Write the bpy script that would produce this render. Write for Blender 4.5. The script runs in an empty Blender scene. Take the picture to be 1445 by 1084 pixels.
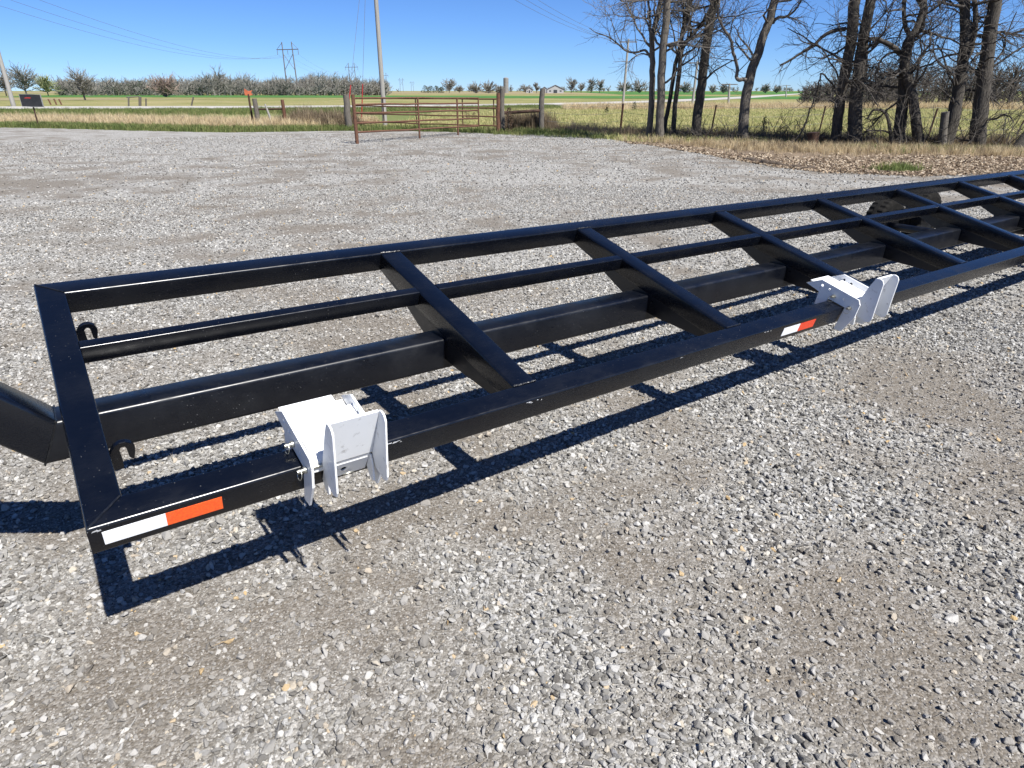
import bpy, bmesh, math, random
import numpy as np
from mathutils import Vector, Matrix
R = math.radians
scene = bpy.context.scene
col = scene.collection

# ---------------------------------------------------------------- camera, sky, sun, exposure
F_PX, CX, CY, CAM_H, PITCH = 913.16, 722.5, 542.0, 1.66, 0.42565
cam_d = bpy.data.cameras.new('camera'); cam = bpy.data.objects.new('camera', cam_d); col.objects.link(cam)
cam_d.sensor_width = 36.0; cam_d.lens = 36.0 * F_PX / 1445.0; cam_d.clip_end = 6000; cam_d.clip_start = 0.05
cam.location = (0, 0, CAM_H); cam.rotation_euler = (math.pi / 2 - PITCH, 0, 0)
scene.camera = cam

SUN_AZ, SUN_EL = R(138), R(54.5)          # azimuth clockwise from the view direction (+Y)
src = Vector((math.cos(SUN_EL) * math.sin(SUN_AZ), math.cos(SUN_EL) * math.cos(SUN_AZ), math.sin(SUN_EL)))
world = bpy.data.worlds.new('World'); scene.world = world; world.use_nodes = True
wn = world.node_tree; wn.nodes.clear()
wo = wn.nodes.new('ShaderNodeOutputWorld'); wb = wn.nodes.new('ShaderNodeBackground'); ws = wn.nodes.new('ShaderNodeTexSky')
ws.sky_type = 'NISHITA'; ws.sun_disc = False; ws.sun_elevation = SUN_EL; ws.sun_rotation = SUN_AZ
ws.altitude = 3000; ws.air_density = 1.0; ws.dust_density = 0.0; ws.ozone_density = 10.0
wb.inputs['Strength'].default_value = 0.055
wt = wn.nodes.new('ShaderNodeVectorMath'); wt.operation = 'MULTIPLY'; wt.inputs[1].default_value = (0.89, 1.03, 1.25)   # the camera's cool white balance
wn.links.new(ws.outputs[0], wt.inputs[0]); wn.links.new(wt.outputs[0], wb.inputs[0]); wn.links.new(wb.outputs[0], wo.inputs[0])
sun_d = bpy.data.lights.new('sun', 'SUN'); sun_d.energy = 5.0; sun_d.angle = R(0.53); sun_d.color = (1.0, 0.97, 0.915)
sun = bpy.data.objects.new('sun', sun_d); col.objects.link(sun)
sun.rotation_euler = src.to_track_quat('Z', 'Y').to_euler(); sun.location = (20, -20, 40)
vs = scene.view_settings
vs.view_transform = 'Standard'; vs.look = 'None'; vs.exposure = 0.95; vs.gamma = 1.0; vs.use_curve_mapping = False

# ---------------------------------------------------------------- helpers
def tag(o, label=None, cat=None, group=None, kind=None):
    if label: o['label'] = label
    if cat: o['category'] = cat
    if group: o['group'] = group
    if kind: o['kind'] = kind
    return o

def empty(name, loc=(0, 0, 0), label=None, cat=None, group=None):
    o = bpy.data.objects.new(name, None); col.objects.link(o); o.location = loc; o.empty_display_size = 0.2
    return tag(o, label, cat, group)

def P(px, py, Y):                          # point at forward distance Y that the photograph's pixel shows
    dx, dy = (px - CX) / F_PX, (py - CY) / F_PX
    c, s = math.cos(PITCH), math.sin(PITCH)
    d = Vector((dx, -dy * s + c, -dy * c - s))
    return Vector((0, 0, CAM_H)) + d * (Y / d.y)

def G(px, py, z=0.0):                      # the same on the level z
    dx, dy = (px - CX) / F_PX, (py - CY) / F_PX
    c, s = math.cos(PITCH), math.sin(PITCH)
    d = Vector((dx, -dy * s + c, -dy * c - s))
    return Vector((0, 0, CAM_H)) + d * ((z - CAM_H) / d.z)

class MB:
    def __init__(self): self.v = []; self.f = []
    def add(self, vs, fs):
        b = len(self.v); self.v.extend([tuple(p) for p in vs]); self.f.extend([tuple(i + b for i in f) for f in fs]); return self
    def box(self, c, sx, sy, sz, X=Vector((1, 0, 0)), Y=Vector((0, 1, 0)), Z=Vector((0, 0, 1))):
        c = Vector(c); vs = [c + X * (sx / 2 * a) + Y * (sy / 2 * b) + Z * (sz / 2 * d) for d in (-1, 1) for b in (-1, 1) for a in (-1, 1)]
        return self.add(vs, [(0, 2, 3, 1), (4, 5, 7, 6), (0, 1, 5, 4), (2, 6, 7, 3), (0, 4, 6, 2), (1, 3, 7, 5)])
    def tube(self, pts, rad, n=6, cap=True):
        pts = [Vector(p) for p in pts]; k = len(pts)
        if not hasattr(rad, '__len__'): rad = [rad] * k
        t0 = (pts[1] - pts[0]).normalized()
        a = Vector((0, 0, 1)) if abs(t0.z) < 0.9 else Vector((1, 0, 0))
        x = t0.cross(a).normalized(); vs = []; b = len(self.v)
        for i in range(k):
            t = (pts[min(i + 1, k - 1)] - pts[max(i - 1, 0)])
            if t.length < 1e-9: t = t0
            t.normalize(); x = (x - t * x.dot(t))
            if x.length < 1e-6: x = t.orthogonal()
            x.normalize(); y = t.cross(x); r = rad[i]
            for j in range(n):
                an = 2 * math.pi * j / n; q = pts[i] + (x * math.cos(an) + y * math.sin(an)) * r; self.v.append((q.x, q.y, q.z))
        for i in range(k - 1):
            for j in range(n):
                j2 = (j + 1) % n; self.f.append((b + i * n + j, b + i * n + j2, b + (i + 1) * n + j2, b + (i + 1) * n + j))
        if cap:
            self.f.append(tuple(b + j for j in reversed(range(n)))); self.f.append(tuple(b + (k - 1) * n + j for j in range(n)))
        return self
    def prism(self, poly, fn, a, b):       # polygon (p,q) pulled from level a to level b; fn(p,q,level) -> point
        n = len(poly); vs = [fn(p, q, a) for p, q in poly] + [fn(p, q, b) for p, q in poly]
        fs = [tuple(range(n)), tuple(reversed(range(n, 2 * n)))] + [(i, n + i, n + (i + 1) % n, (i + 1) % n) for i in range(n)]
        return self.add(vs, fs)
    def holed(self, poly, holes, fn, a, b):
        from mathutils.geometry import tessellate_polygon
        loops = [list(poly)] + [[(hx + hr * math.cos(2 * math.pi * k / 14), hy + hr * math.sin(2 * math.pi * k / 14)) for k in range(14)] for hx, hy, hr in holes]
        flat = [p for l in loops for p in l]; n = len(flat)
        tris = tessellate_polygon([[Vector((p[0], p[1], 0)) for p in l] for l in loops])
        fs = [tuple(t) for t in tris] + [tuple(n + i for i in reversed(t)) for t in tris]; o = 0
        for l in loops:
            k = len(l); fs += [(o + i, n + o + i, n + o + (i + 1) % k, o + (i + 1) % k) for i in range(k)]; o += k
        return self.add([fn(p, q, a) for p, q in flat] + [fn(p, q, b) for p, q in flat], fs)
    def mesh(self, name, smooth=None, fix=True):
        m = bpy.data.meshes.new(name); m.from_pydata(self.v, [], self.f); m.update()
        if fix:
            bm = bmesh.new(); bm.from_mesh(m); bmesh.ops.recalc_face_normals(bm, faces=bm.faces); bm.to_mesh(m); bm.free()
        if smooth is not None:
            m.polygons.foreach_set('use_smooth', [True] * len(m.polygons)); m.set_sharp_from_angle(angle=R(smooth))
        return m
    def build(self, name, mat, parent=None, smooth=None, fix=True):
        m = self.mesh(name, smooth, fix); m.materials.append(mat)
        o = bpy.data.objects.new(name, m); col.objects.link(o); o.parent = parent
        return o

def copy_tree(o, parent=None):
    c = o.copy(); col.objects.link(c); c.parent = parent
    for ch in list(o.children): copy_tree(ch, c)
    return c

def bevel(o, w=0.003, seg=2):
    m = o.modifiers.new('bevel', 'BEVEL'); m.width = w; m.segments = seg; m.limit_method = 'ANGLE'; m.angle_limit = R(35)
    return o

# ---------------------------------------------------------------- materials
def mat(name):
    m = bpy.data.materials.new(name); m.use_nodes = True; nt = m.node_tree
    return m, nt, nt.nodes['Principled BSDF']
def N(nt, t, **kw):
    n = nt.nodes.new(t)
    for k, v in kw.items():
        if k in n.inputs.keys() if isinstance(k, str) else False: n.inputs[k].default_value = v
        else: setattr(n, k, v)
    return n
def noise(nt, scale, detail=4, rough=0.55, vec=None, dist=0.0):
    n = nt.nodes.new('ShaderNodeTexNoise'); n.inputs['Scale'].default_value = scale; n.inputs['Detail'].default_value = detail
    n.inputs['Roughness'].default_value = rough; n.inputs['Distortion'].default_value = dist
    if vec is not None: nt.links.new(vec, n.inputs['Vector'])
    return n.outputs['Fac']
def ramp(nt, fac, stops):
    n = nt.nodes.new('ShaderNodeValToRGB'); e = n.color_ramp.elements
    while len(e) < len(stops): e.new(0.5)
    for i, (p, c) in enumerate(stops):
        e[i].position = p; e[i].color = (*c, 1) if len(c) == 3 else c
    nt.links.new(fac, n.inputs[0]); return n.outputs[0]
def mixc(nt, fac, a, b, mode='MIX'):
    n = nt.nodes.new('ShaderNodeMix'); n.data_type = 'RGBA'; n.blend_type = mode
    for s, v in ((n.inputs[0], fac), (n.inputs[6], a), (n.inputs[7], b)):
        if hasattr(v, 'is_output'): nt.links.new(v, s)
        elif hasattr(v, '__len__'): s.default_value = (*v, 1) if len(v) == 3 else v
        else: s.default_value = v
    return n.outputs[2]
def maprange(nt, v, a, b, c=0.0, d=1.0, smooth=False):
    n = nt.nodes.new('ShaderNodeMapRange'); n.interpolation_type = 'SMOOTHSTEP' if smooth else 'LINEAR'
    n.inputs[1].default_value = a; n.inputs[2].default_value = b; n.inputs[3].default_value = c; n.inputs[4].default_value = d
    nt.links.new(v, n.inputs[0]); return n.outputs[0]
def math2(nt, op, a, b=None):
    n = nt.nodes.new('ShaderNodeMath'); n.operation = op
    for s, v in ((n.inputs[0], a), (n.inputs[1], b)):
        if v is None: continue
        if hasattr(v, 'is_output'): nt.links.new(v, s)
        else: s.default_value = v
    return n.outputs[0]
def objco(nt, scale=None):
    t = nt.nodes.new('ShaderNodeTexCoord'); o = t.outputs['Object']
    if scale:
        m = nt.nodes.new('ShaderNodeMapping'); m.inputs['Scale'].default_value = scale; nt.links.new(o, m.inputs[0]); o = m.outputs[0]
    return o
def bump(nt, bsdf, h, strength=0.3, dist=0.01):
    b = nt.nodes.new('ShaderNodeBump'); b.inputs['Strength'].default_value = strength; b.inputs['Distance'].default_value = dist
    nt.links.new(h, b.inputs['Height']); nt.links.new(b.outputs[0], bsdf.inputs['Normal'])

M = {}
KEEP = ('weld', 'zinc', 'dark_hole', 'rubber', 'bare_steel', 'sign_black', 'window_dark', 'wire')
def dim(c, k): return tuple(x * k for x in c)
def simple(name, c1, c2, scale=8, rough=0.7, bmp=0.0, stretch=None, metal=0.0, c3=None, bdist=0.01):
    if name not in KEEP:
        c1 = dim(c1, 0.55); c2 = dim(c2, 0.55); c3 = dim(c3, 0.55) if c3 else None
    m, nt, b = mat(name); co = objco(nt, stretch); n = noise(nt, scale, 5, 0.6, co)
    st = [(0.3, c1), (0.7, c2)] if c3 is None else [(0.28, c1), (0.55, c2), (0.75, c3)]
    nt.links.new(ramp(nt, n, st), b.inputs['Base Color']); b.inputs['Roughness'].default_value = rough; b.inputs['Metallic'].default_value = metal
    if bmp: bump(nt, b, n, bmp, bdist)
    M[name] = m; return m

def paint_black(name, rough, dust, speck):
    m, nt, b = mat(name); co = objco(nt)
    v = nt.nodes.new('ShaderNodeTexVoronoi'); v.inputs['Scale'].default_value = 95; v.inputs['Randomness'].default_value = 1; nt.links.new(co, v.inputs['Vector'])
    sep = nt.nodes.new('ShaderNodeSeparateColor'); nt.links.new(v.outputs['Color'], sep.inputs[0])
    thr = maprange(nt, sep.outputs[0], 0.45, 1.0, 0.0, 0.155)
    dot = math2(nt, 'LESS_THAN', v.outputs['Distance'], thr)
    patch = maprange(nt, noise(nt, 1.6, 4, 0.65, co), 0.40, 0.62, 0, 1, True)
    dot = math2(nt, 'MULTIPLY', math2(nt, 'MULTIPLY', dot, patch), speck)
    big = noise(nt, 5, 5, 0.65, co); film = maprange(nt, big, 0.42, 0.75, 0.0, dust)
    st = noise(nt, 40, 3, 0.6, objco(nt, (0.6, 0.6, 6)))
    base = mixc(nt, film, (0.0016, 0.0024, 0.0050), (0.022, 0.023, 0.024))
    base = mixc(nt, dot, base, (0.25, 0.25, 0.25))
    nt.links.new(base, b.inputs['Base Color'])
    rr = maprange(nt, st, 0.3, 0.7, rough * 0.8, rough * 1.25)
    rr = math2(nt, 'ADD', rr, math2(nt, 'MULTIPLY', film, 1.2)); nt.links.new(rr, b.inputs['Roughness'])
    b.inputs['Specular IOR Level'].default_value = 0.55
    bump(nt, b, noise(nt, 55, 2, 0.5, co), 0.035, 0.004)
    M[name] = m
paint_black('black_paint', 0.22, 0.10, 0.45)
paint_black('black_paint_dull', 0.31, 0.18, 0.5)
simple('weld', (0.003, 0.0035, 0.005), (0.012, 0.013, 0.015), 60, 0.3, 0.4)

def paint_white():
    m, nt, b = mat('white_paint'); co = objco(nt)
    n = noise(nt, 30, 6, 0.7, co); f = maprange(nt, n, 0.585, 0.70, 0, 0.65)
    n2 = noise(nt, 4, 3, 0.6, co); f2 = maprange(nt, n2, 0.4, 0.75, 0, 0.24)
    c = mixc(nt, f2, (0.79, 0.80, 0.80), (0.58, 0.57, 0.54)); c = mixc(nt, f, c, (0.30, 0.28, 0.26)); geo = nt.nodes.new('ShaderNodeBevel'); geo.inputs['Radius'].default_value = 0.006; geo.samples = 4; gg = nt.nodes.new('ShaderNodeNewGeometry'); dp = nt.nodes.new('ShaderNodeVectorMath'); dp.operation = 'DOT_PRODUCT'; nt.links.new(geo.outputs[0], dp.inputs[0]); nt.links.new(gg.outputs['Normal'], dp.inputs[1]); ed = maprange(nt, dp.outputs['Value'], 0.99, 0.85, 0, 1); ed = math2(nt, 'MULTIPLY', ed, maprange(nt, noise(nt, 60, 4, 0.7, co), 0.50, 0.62, 0, 0.8)); c = mixc(nt, ed, c, (0.20, 0.17, 0.15))
    nt.links.new(c, b.inputs['Base Color']); b.inputs['Roughness'].default_value = 0.38; bump(nt, b, noise(nt, 120, 2, 0.5, co), 0.05, 0.003)
    M['white_paint'] = m
paint_white()
simple('zinc', (0.42, 0.41, 0.36), (0.62, 0.6, 0.5), 40, 0.35, 0.1, metal=0.9)
simple('dark_hole', (0.01, 0.01, 0.012), (0.02, 0.02, 0.02), 10, 0.8)
def tape(name, c1, c2):
    m, nt, b = mat(name); co = objco(nt)
    v = nt.nodes.new('ShaderNodeTexVoronoi'); v.inputs['Scale'].default_value = 170; nt.links.new(co, v.inputs['Vector'])
    f = maprange(nt, v.outputs['Distance'], 0.2, 0.7)
    c = mixc(nt, f, c1, c2); c = mixc(nt, maprange(nt, noise(nt, 18, 5, 0.7, co), 0.58, 0.75, 0, 0.35), c, (0.3, 0.27, 0.24))
    nt.links.new(c, b.inputs['Base Color']); b.inputs['Roughness'].default_value = 0.3
    M[name] = m
tape('tape_white', (0.86, 0.87, 0.88), (0.80, 0.82, 0.85)); tape('tape_orange', (0.85, 0.13, 0.02), (0.74, 0.09, 0.02)); tape('tape_red', (0.80, 0.075, 0.02), (0.66, 0.05, 0.02))
simple('rubber', (0.006, 0.006, 0.006), (0.014, 0.013, 0.012), 20, 0.9, 0.2)
M['rubber'].node_tree.nodes['Principled BSDF'].inputs['Specular IOR Level'].default_value = 0.15
simple('rust', (0.11, 0.046, 0.026), (0.20, 0.088, 0.048), 14, 0.85, 0.3, c3=(0.27, 0.15, 0.095))
simple('rust_dark', (0.05, 0.025, 0.016), (0.12, 0.055, 0.03), 14, 0.85, 0.3)
simple('old_wood', (0.12, 0.10, 0.08), (0.27, 0.245, 0.21), 9, 0.9, 0.6, (6, 6, 0.8))
simple('pole_wood', (0.38, 0.365, 0.335), (0.58, 0.56, 0.52), 7, 0.85, 0.3, (5, 5, 0.3))
simple('pole_far', (0.20, 0.19, 0.18), (0.28, 0.27, 0.26), 7, 0.85)
simple('wire', (0.10, 0.10, 0.11), (0.16, 0.16, 0.17), 5, 0.6)
simple('bark_grey', (0.10, 0.086, 0.068), (0.30, 0.265, 0.22), 10, 0.92, 1.0, (3.5, 3.5, 0.7), bdist=0.03)
simple('bark_brown', (0.034, 0.029, 0.024), (0.175, 0.152, 0.122), 10, 0.92, 1.0, (3.5, 3.5, 0.6), bdist=0.03)
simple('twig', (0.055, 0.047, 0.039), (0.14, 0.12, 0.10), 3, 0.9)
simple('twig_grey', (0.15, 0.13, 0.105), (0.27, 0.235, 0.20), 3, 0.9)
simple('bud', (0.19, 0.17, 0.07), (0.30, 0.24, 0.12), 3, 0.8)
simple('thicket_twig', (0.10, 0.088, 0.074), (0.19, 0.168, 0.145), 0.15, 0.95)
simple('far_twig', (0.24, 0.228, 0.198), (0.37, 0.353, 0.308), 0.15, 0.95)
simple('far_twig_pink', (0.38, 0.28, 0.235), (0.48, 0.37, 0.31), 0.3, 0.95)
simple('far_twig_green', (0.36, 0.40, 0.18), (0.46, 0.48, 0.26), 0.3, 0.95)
simple('cedar', (0.035, 0.065, 0.028), (0.09, 0.13, 0.055), 2.5, 0.9)
simple('cedar_red', (0.14, 0.085, 0.05), (0.24, 0.15, 0.09), 2.5, 0.9)
simple('concrete', (0.33, 0.32, 0.30), (0.44, 0.43, 0.40), 0.6, 0.9, 0.2)
simple('barn_white', (0.55, 0.55, 0.54), (0.68, 0.68, 0.67), 0.5, 0.8)
simple('barn_roof', (0.30, 0.31, 0.33), (0.42, 0.43, 0.44), 0.5, 0.5)
simple('window_dark', (0.03, 0.035, 0.04), (0.06, 0.065, 0.07), 1, 0.2)
simple('sign_black', (0.012, 0.012, 0.013), (0.03, 0.03, 0.03), 6, 0.45)
simple('sign_edge', (0.35, 0.35, 0.34), (0.5, 0.5, 0.48), 6, 0.5)
simple('red_mark', (0.5, 0.03, 0.03), (0.62, 0.06, 0.05), 6, 0.5)
simple('orange_flag', (0.75, 0.16, 0.06), (0.85, 0.26, 0.12), 6, 0.7)
simple('red_plastic', (0.50, 0.035, 0.03), (0.62, 0.06, 0.05), 6, 0.5)

# blades and leaves: colour varies from clump to clump
def veg(name, stops, rough=0.85, transl=0.25, k=0.52):
    m, nt, b = mat(name); oi = nt.nodes.new('ShaderNodeObjectInfo')
    c = ramp(nt, oi.outputs['Random'], [(p, dim(q, k)) for p, q in stops]); nt.links.new(c, b.inputs['Base Color']); b.inputs['Roughness'].default_value = rough
    tr = nt.nodes.new('ShaderNodeBsdfTranslucent'); nt.links.new(c, tr.inputs[0]); mx = nt.nodes.new('ShaderNodeMixShader'); mx.inputs[0].default_value = transl
    nt.links.new(b.outputs[0], mx.inputs[1]); nt.links.new(tr.outputs[0], mx.inputs[2]); nt.links.new(mx.outputs[0], nt.nodes['Material Output'].inputs[0])
    M[name] = m
veg('dry_grass', [(0, (0.510, 0.388, 0.224)), (0.5, (0.796, 0.632, 0.388)), (1, (0.969, 0.816, 0.530))], transl=0.4, k=0.72)
veg('weed_brown', [(0, (0.22, 0.16, 0.10)), (0.5, (0.42, 0.32, 0.20)), (1, (0.64, 0.51, 0.34))], transl=0.35)
veg('green_grass', [(0, (0.17, 0.25, 0.06)), (0.6, (0.30, 0.38, 0.11)), (1, (0.52, 0.49, 0.20))], transl=0.4)
veg('pasture_grass', [(0, (0.403, 0.448, 0.157)), (0.5, (0.650, 0.638, 0.258)), (1, (0.941, 0.784, 0.426))], transl=0.4, k=0.62)
veg('leaf', [(0, (0.20, 0.13, 0.085)), (0.35, (0.44, 0.32, 0.21)), (0.75, (0.66, 0.53, 0.38)), (1, (0.85, 0.72, 0.55))], transl=0.1)

# gravel: the same noise decides where the stones lie thick and where dirt shows
PATCH = dict(Scale=0.95, Detail=4.0, Roughness=0.60, Distortion=0.0)
PATCH2 = dict(Scale=0.11, Detail=2.0, Roughness=0.5, Distortion=0.0)
def patch_noise(nt, vec, cfg):
    z0 = nt.nodes.new('ShaderNodeVectorMath'); z0.operation = 'MULTIPLY'; z0.inputs[1].default_value = (1, 1, 0); nt.links.new(vec, z0.inputs[0])
    n = nt.nodes.new('ShaderNodeTexNoise')
    for k, v in cfg.items(): n.inputs[k].default_value = v
    nt.links.new(z0.outputs[0], n.inputs['Vector']); return n.outputs[0]
def patch_fac(nt, vec):
    a = patch_noise(nt, vec, PATCH); b = patch_noise(nt, vec, PATCH2)
    s = nt.nodes.new('ShaderNodeMath'); s.operation = 'MULTIPLY_ADD'; s.inputs[1].default_value = 0.7
    nt.links.new(b, s.inputs[0]); nt.links.new(a, s.inputs[2])
    n = nt.nodes.new('ShaderNodeMapRange'); n.inputs[1].default_value = 0.70; n.inputs[2].default_value = 0.885
    nt.links.new(s.outputs[0], n.inputs[0]); return n.outputs[0]

def lot_material():
    m, nt, b = mat('gravel_dirt'); co = objco(nt); pf = patch_fac(nt, co)
    v1 = nt.nodes.new('ShaderNodeTexVoronoi'); v1.inputs['Scale'].default_value = 130; nt.links.new(co, v1.inputs['Vector'])
    v2 = nt.nodes.new('ShaderNodeTexVoronoi'); v2.inputs['Scale'].default_value = 48; nt.links.new(co, v2.inputs['Vector'])
    s1 = nt.nodes.new('ShaderNodeSeparateColor'); nt.links.new(v1.outputs['Color'], s1.inputs[0])
    s2 = nt.nodes.new('ShaderNodeSeparateColor'); nt.links.new(v2.outputs['Color'], s2.inputs[0])
    fine = noise(nt, 160, 4, 0.7, co)
    grit = ramp(nt, s1.outputs[0], [(0.0, (0.069, 0.064, 0.056)), (0.45, (0.194, 0.186, 0.170)), (0.8, (0.338, 0.329, 0.311)), (1.0, (0.526, 0.514, 0.495))])
    stone = ramp(nt, s2.outputs[1], [(0.0, (0.107, 0.102, 0.093)), (0.5, (0.244, 0.238, 0.222)), (1.0, (0.476, 0.468, 0.448))])
    grav = mixc(nt, 0.45, grit, stone)
    dirt = ramp(nt, fine, [(0.3, (0.071, 0.058, 0.044)), (0.55, (0.130, 0.109, 0.085)), (0.75, (0.216, 0.189, 0.153))])
    dirt = mixc(nt, 0.3, dirt, grit)
    c = mixc(nt, pf, dirt, grav)
    damp = maprange(nt, noise(nt, 0.35, 3, 0.6, co), 0.60, 0.72, 0, 0.45, True)
    c = mixc(nt, damp, c, (0.107, 0.085, 0.064))
    nt.links.new(c, b.inputs['Base Color']); b.inputs['Roughness'].default_value = 0.95; b.inputs['Specular IOR Level'].default_value = 0.2
    h = math2(nt, 'ADD', math2(nt, 'MULTIPLY', v1.outputs['Distance'], -0.8), math2(nt, 'MULTIPLY', v2.outputs['Distance'], -1.0)); bump(nt, b, h, 0.7, 0.007)
    M['gravel_dirt'] = m
lot_material()
def stone_material():
    m, nt, b = mat('limestone'); oi = nt.nodes.new('ShaderNodeObjectInfo'); at = nt.nodes.new('ShaderNodeAttribute'); at.attribute_type = 'INSTANCER'; at.attribute_name = 'tone'
    c = ramp(nt, oi.outputs['Random'], [(0, (0.061, 0.057, 0.052)), (0.12, (0.138, 0.134, 0.125)), (0.45, (0.248, 0.243, 0.232)), (0.75, (0.380, 0.374, 0.360)), (0.93, (0.50, 0.494, 0.474)), (0.96, (0.462, 0.424, 0.352)), (0.988, (0.396, 0.341, 0.270)), (1.0, (0.495, 0.341, 0.154))])
    c = mixc(nt, maprange(nt, at.outputs['Fac'], 0.0, 0.8, 0.30, 0.0), c, (0.246, 0.205, 0.160))
    n = noise(nt, 3.0, 5, 0.7, objco(nt)); c = mixc(nt, maprange(nt, n, 0.35, 0.7, 0.0, 0.35), c, (0.197, 0.180, 0.156))
    nt.links.new(c, b.inputs['Base Color']); b.inputs['Roughness'].default_value = 0.9; b.inputs['Specular IOR Level'].default_value = 0.25
    bump(nt, b, noise(nt, 9.0, 4, 0.7, objco(nt)), 0.35, 0.15)
    M['limestone'] = m
stone_material()

def ground_material():
    m, nt, b = mat('field_grass'); co = objco(nt)
    big = noise(nt, 0.030, 5, 0.6, co, 0.6); mid = noise(nt, 0.35, 5, 0.65, objco(nt, (0.6, 1.6, 1)), 0.3); fine = noise(nt, 7, 4, 0.7, co)
    f = math2(nt, 'ADD', math2(nt, 'MULTIPLY', big, 0.45), math2(nt, 'MULTIPLY', mid, 0.55))
    c = ramp(nt, f, [(0.34, (0.126, 0.148, 0.043)), (0.48, (0.198, 0.198, 0.071)), (0.56, (0.278, 0.240, 0.114)), (0.68, (0.362, 0.302, 0.168))])
    c = mixc(nt, maprange(nt, fine, 0.35, 0.7, 0, 0.5), c, (0.126, 0.121, 0.050))
    nt.links.new(c, b.inputs['Base Color']); b.inputs['Roughness'].default_value = 0.95; b.inputs['Specular IOR Level'].default_value = 0.15
    bump(nt, b, math2(nt, 'ADD', fine, mid), 0.8, 0.12); M['field_grass'] = m
    for nm, a, d in (('wheat', (0.042, 0.115, 0.026), (0.075, 0.165, 0.042)), ('tan_field', (0.189, 0.158, 0.084), (0.252, 0.215, 0.127)), ('road_gravel', (0.294, 0.281, 0.259), (0.386, 0.373, 0.351)), ('soil', (0.092, 0.070, 0.053), (0.211, 0.162, 0.112)), ('green_verge', (0.092, 0.119, 0.035), (0.154, 0.162, 0.063))):
        m, nt, b = mat(nm); co = objco(nt)
        f = math2(nt, 'ADD', math2(nt, 'MULTIPLY', noise(nt, 0.06, 5, 0.6, co, 0.5), 0.6), math2(nt, 'MULTIPLY', noise(nt, 3.0, 4, 0.7, co), 0.4))
        nt.links.new(ramp(nt, f, [(0.38, a), (0.62, d)]), b.inputs['Base Color']); b.inputs['Roughness'].default_value = 0.95; b.inputs['Specular IOR Level'].default_value = 0.15
        bump(nt, b, noise(nt, 4, 4, 0.7, co), 0.5, 0.06); M[nm] = m
ground_material()

# ---------------------------------------------------------------- ground sheets
def sheet(name, pts, z, m, kind='structure'):
    mb = MB(); mb.add([(p[0], p[1], z) for p in pts], [tuple(range(len(pts)))])
    me = mb.mesh(name, fix=False)
    if me.polygons[0].normal.z < 0: me.flip_normals()
    me.materials.append(m); o = bpy.data.objects.new(name, me); col.objects.link(o); o['kind'] = kind; return o
sheet('ground', [(-3000, -300), (3000, -300), (3000, 4500), (-3000, 4500)], -0.02, M['field_grass'])

# lot boundary, read along its far side from left to right
edge_px = [(0, 180), (80, 181.5), (160, 183.5), (240, 185.5), (320, 187), (400, 186), (470, 185), (540, 184.5), (620, 186), (700, 189), (770, 190), (830, 193), (880, 199), (930, 207), (975, 214), (1030, 224), (1090, 234), (1160, 241), (1290, 246), (1445, 241)]
edge = [G(x, y) for x, y in edge_px]
lot_edge = [Vector((-60, 36.5, 0))] + edge + [Vector((19, 15.5, 0)), Vector((32, 15, 0))]
rngl = random.Random(3)
fine_edge = []
for a, b in zip(lot_edge[:-1], lot_edge[1:]):
    k = max(2, int((b - a).length / 0.35))
    for i in range(k):
        p = a.lerp(b, i / k); fine_edge.append((p.x + rngl.uniform(-.12, .12), p.y + rngl.uniform(-.16, .16)))
sheet('gravel_lot', [(32, -14), (-60, -14)] + fine_edge + [(32, 15)], 0.0, M['gravel_dirt'])
# bare leaf-strewn earth under the trees
litter = [G(x, y) for x, y in [(905, 203), (935, 208), (980, 215.5), (1034, 225.5), (1092, 235.5), (1160, 242.5), (1290, 247.5), (1445, 242.5)]]
litter_far = [G(x, y) for x, y in [(1445, 205), (1300, 200), (1150, 196), (1000, 190), (905, 191)]]
sheet('leaf_strewn_earth', [(p.x, p.y) for p in litter] + [(24, 15.5), (24, 24)] + [(p.x, p.y) for p in litter_far], -0.008, M['soil'])
pc = G(322, 364); rp = random.Random(4)
# eroded lip of dark soil where the yard meets the litter
lipm = MB(); lp = [G(x, y) for x, y in ((1056, 227.5), (1072, 230.5), (1090, 233.5), (1112, 236.5), (1135, 239), (1158, 241))]; lpts = []
for a, b in zip(lp[:-1], lp[1:]):
    for i in range(5): p = a.lerp(b, i / 5); lpts.append((p.x + rp.uniform(-.04, .04), p.y + .12 + rp.uniform(-.05, .05), rp.uniform(-.01, .02)))
lipm.tube(lpts, [rp.uniform(.05, .10) for _ in lpts], 7); lo_ = lipm.build('soil_lip', simple('dark_soil', (0.09, 0.065, 0.045), (0.17, 0.125, 0.09), 14, 0.95, 0.8, bdist=0.03), None, 60); lo_['kind'] = 'structure'
# county road of pale gravel
road_c = [(-190, 74.0), (-62, 73.5), (-30, 77), (-10, 84), (8, 97), (24, 118), (50, 165), (100, 270), (200, 480), (330, 760)]
def strip(name, cl, w0, w1, z, m):
    L = []; Rr = []
    for i, p in enumerate(cl):
        a = Vector(cl[max(i - 1, 0)]); b = Vector(cl[min(i + 1, len(cl) - 1)]); t = (b - a).normalized(); n = Vector((-t.y, t.x)); w = w0 + (w1 - w0) * i / (len(cl) - 1)
        L.append(Vector(p) + n * w); Rr.append(Vector(p) - n * w)
    return sheet(name, [(p.x, p.y) for p in L] + [(p.x, p.y) for p in reversed(Rr)], z, m)
strip('county_road', road_c, 6.2, 3.0, 0.03, M['road_gravel'])
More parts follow.
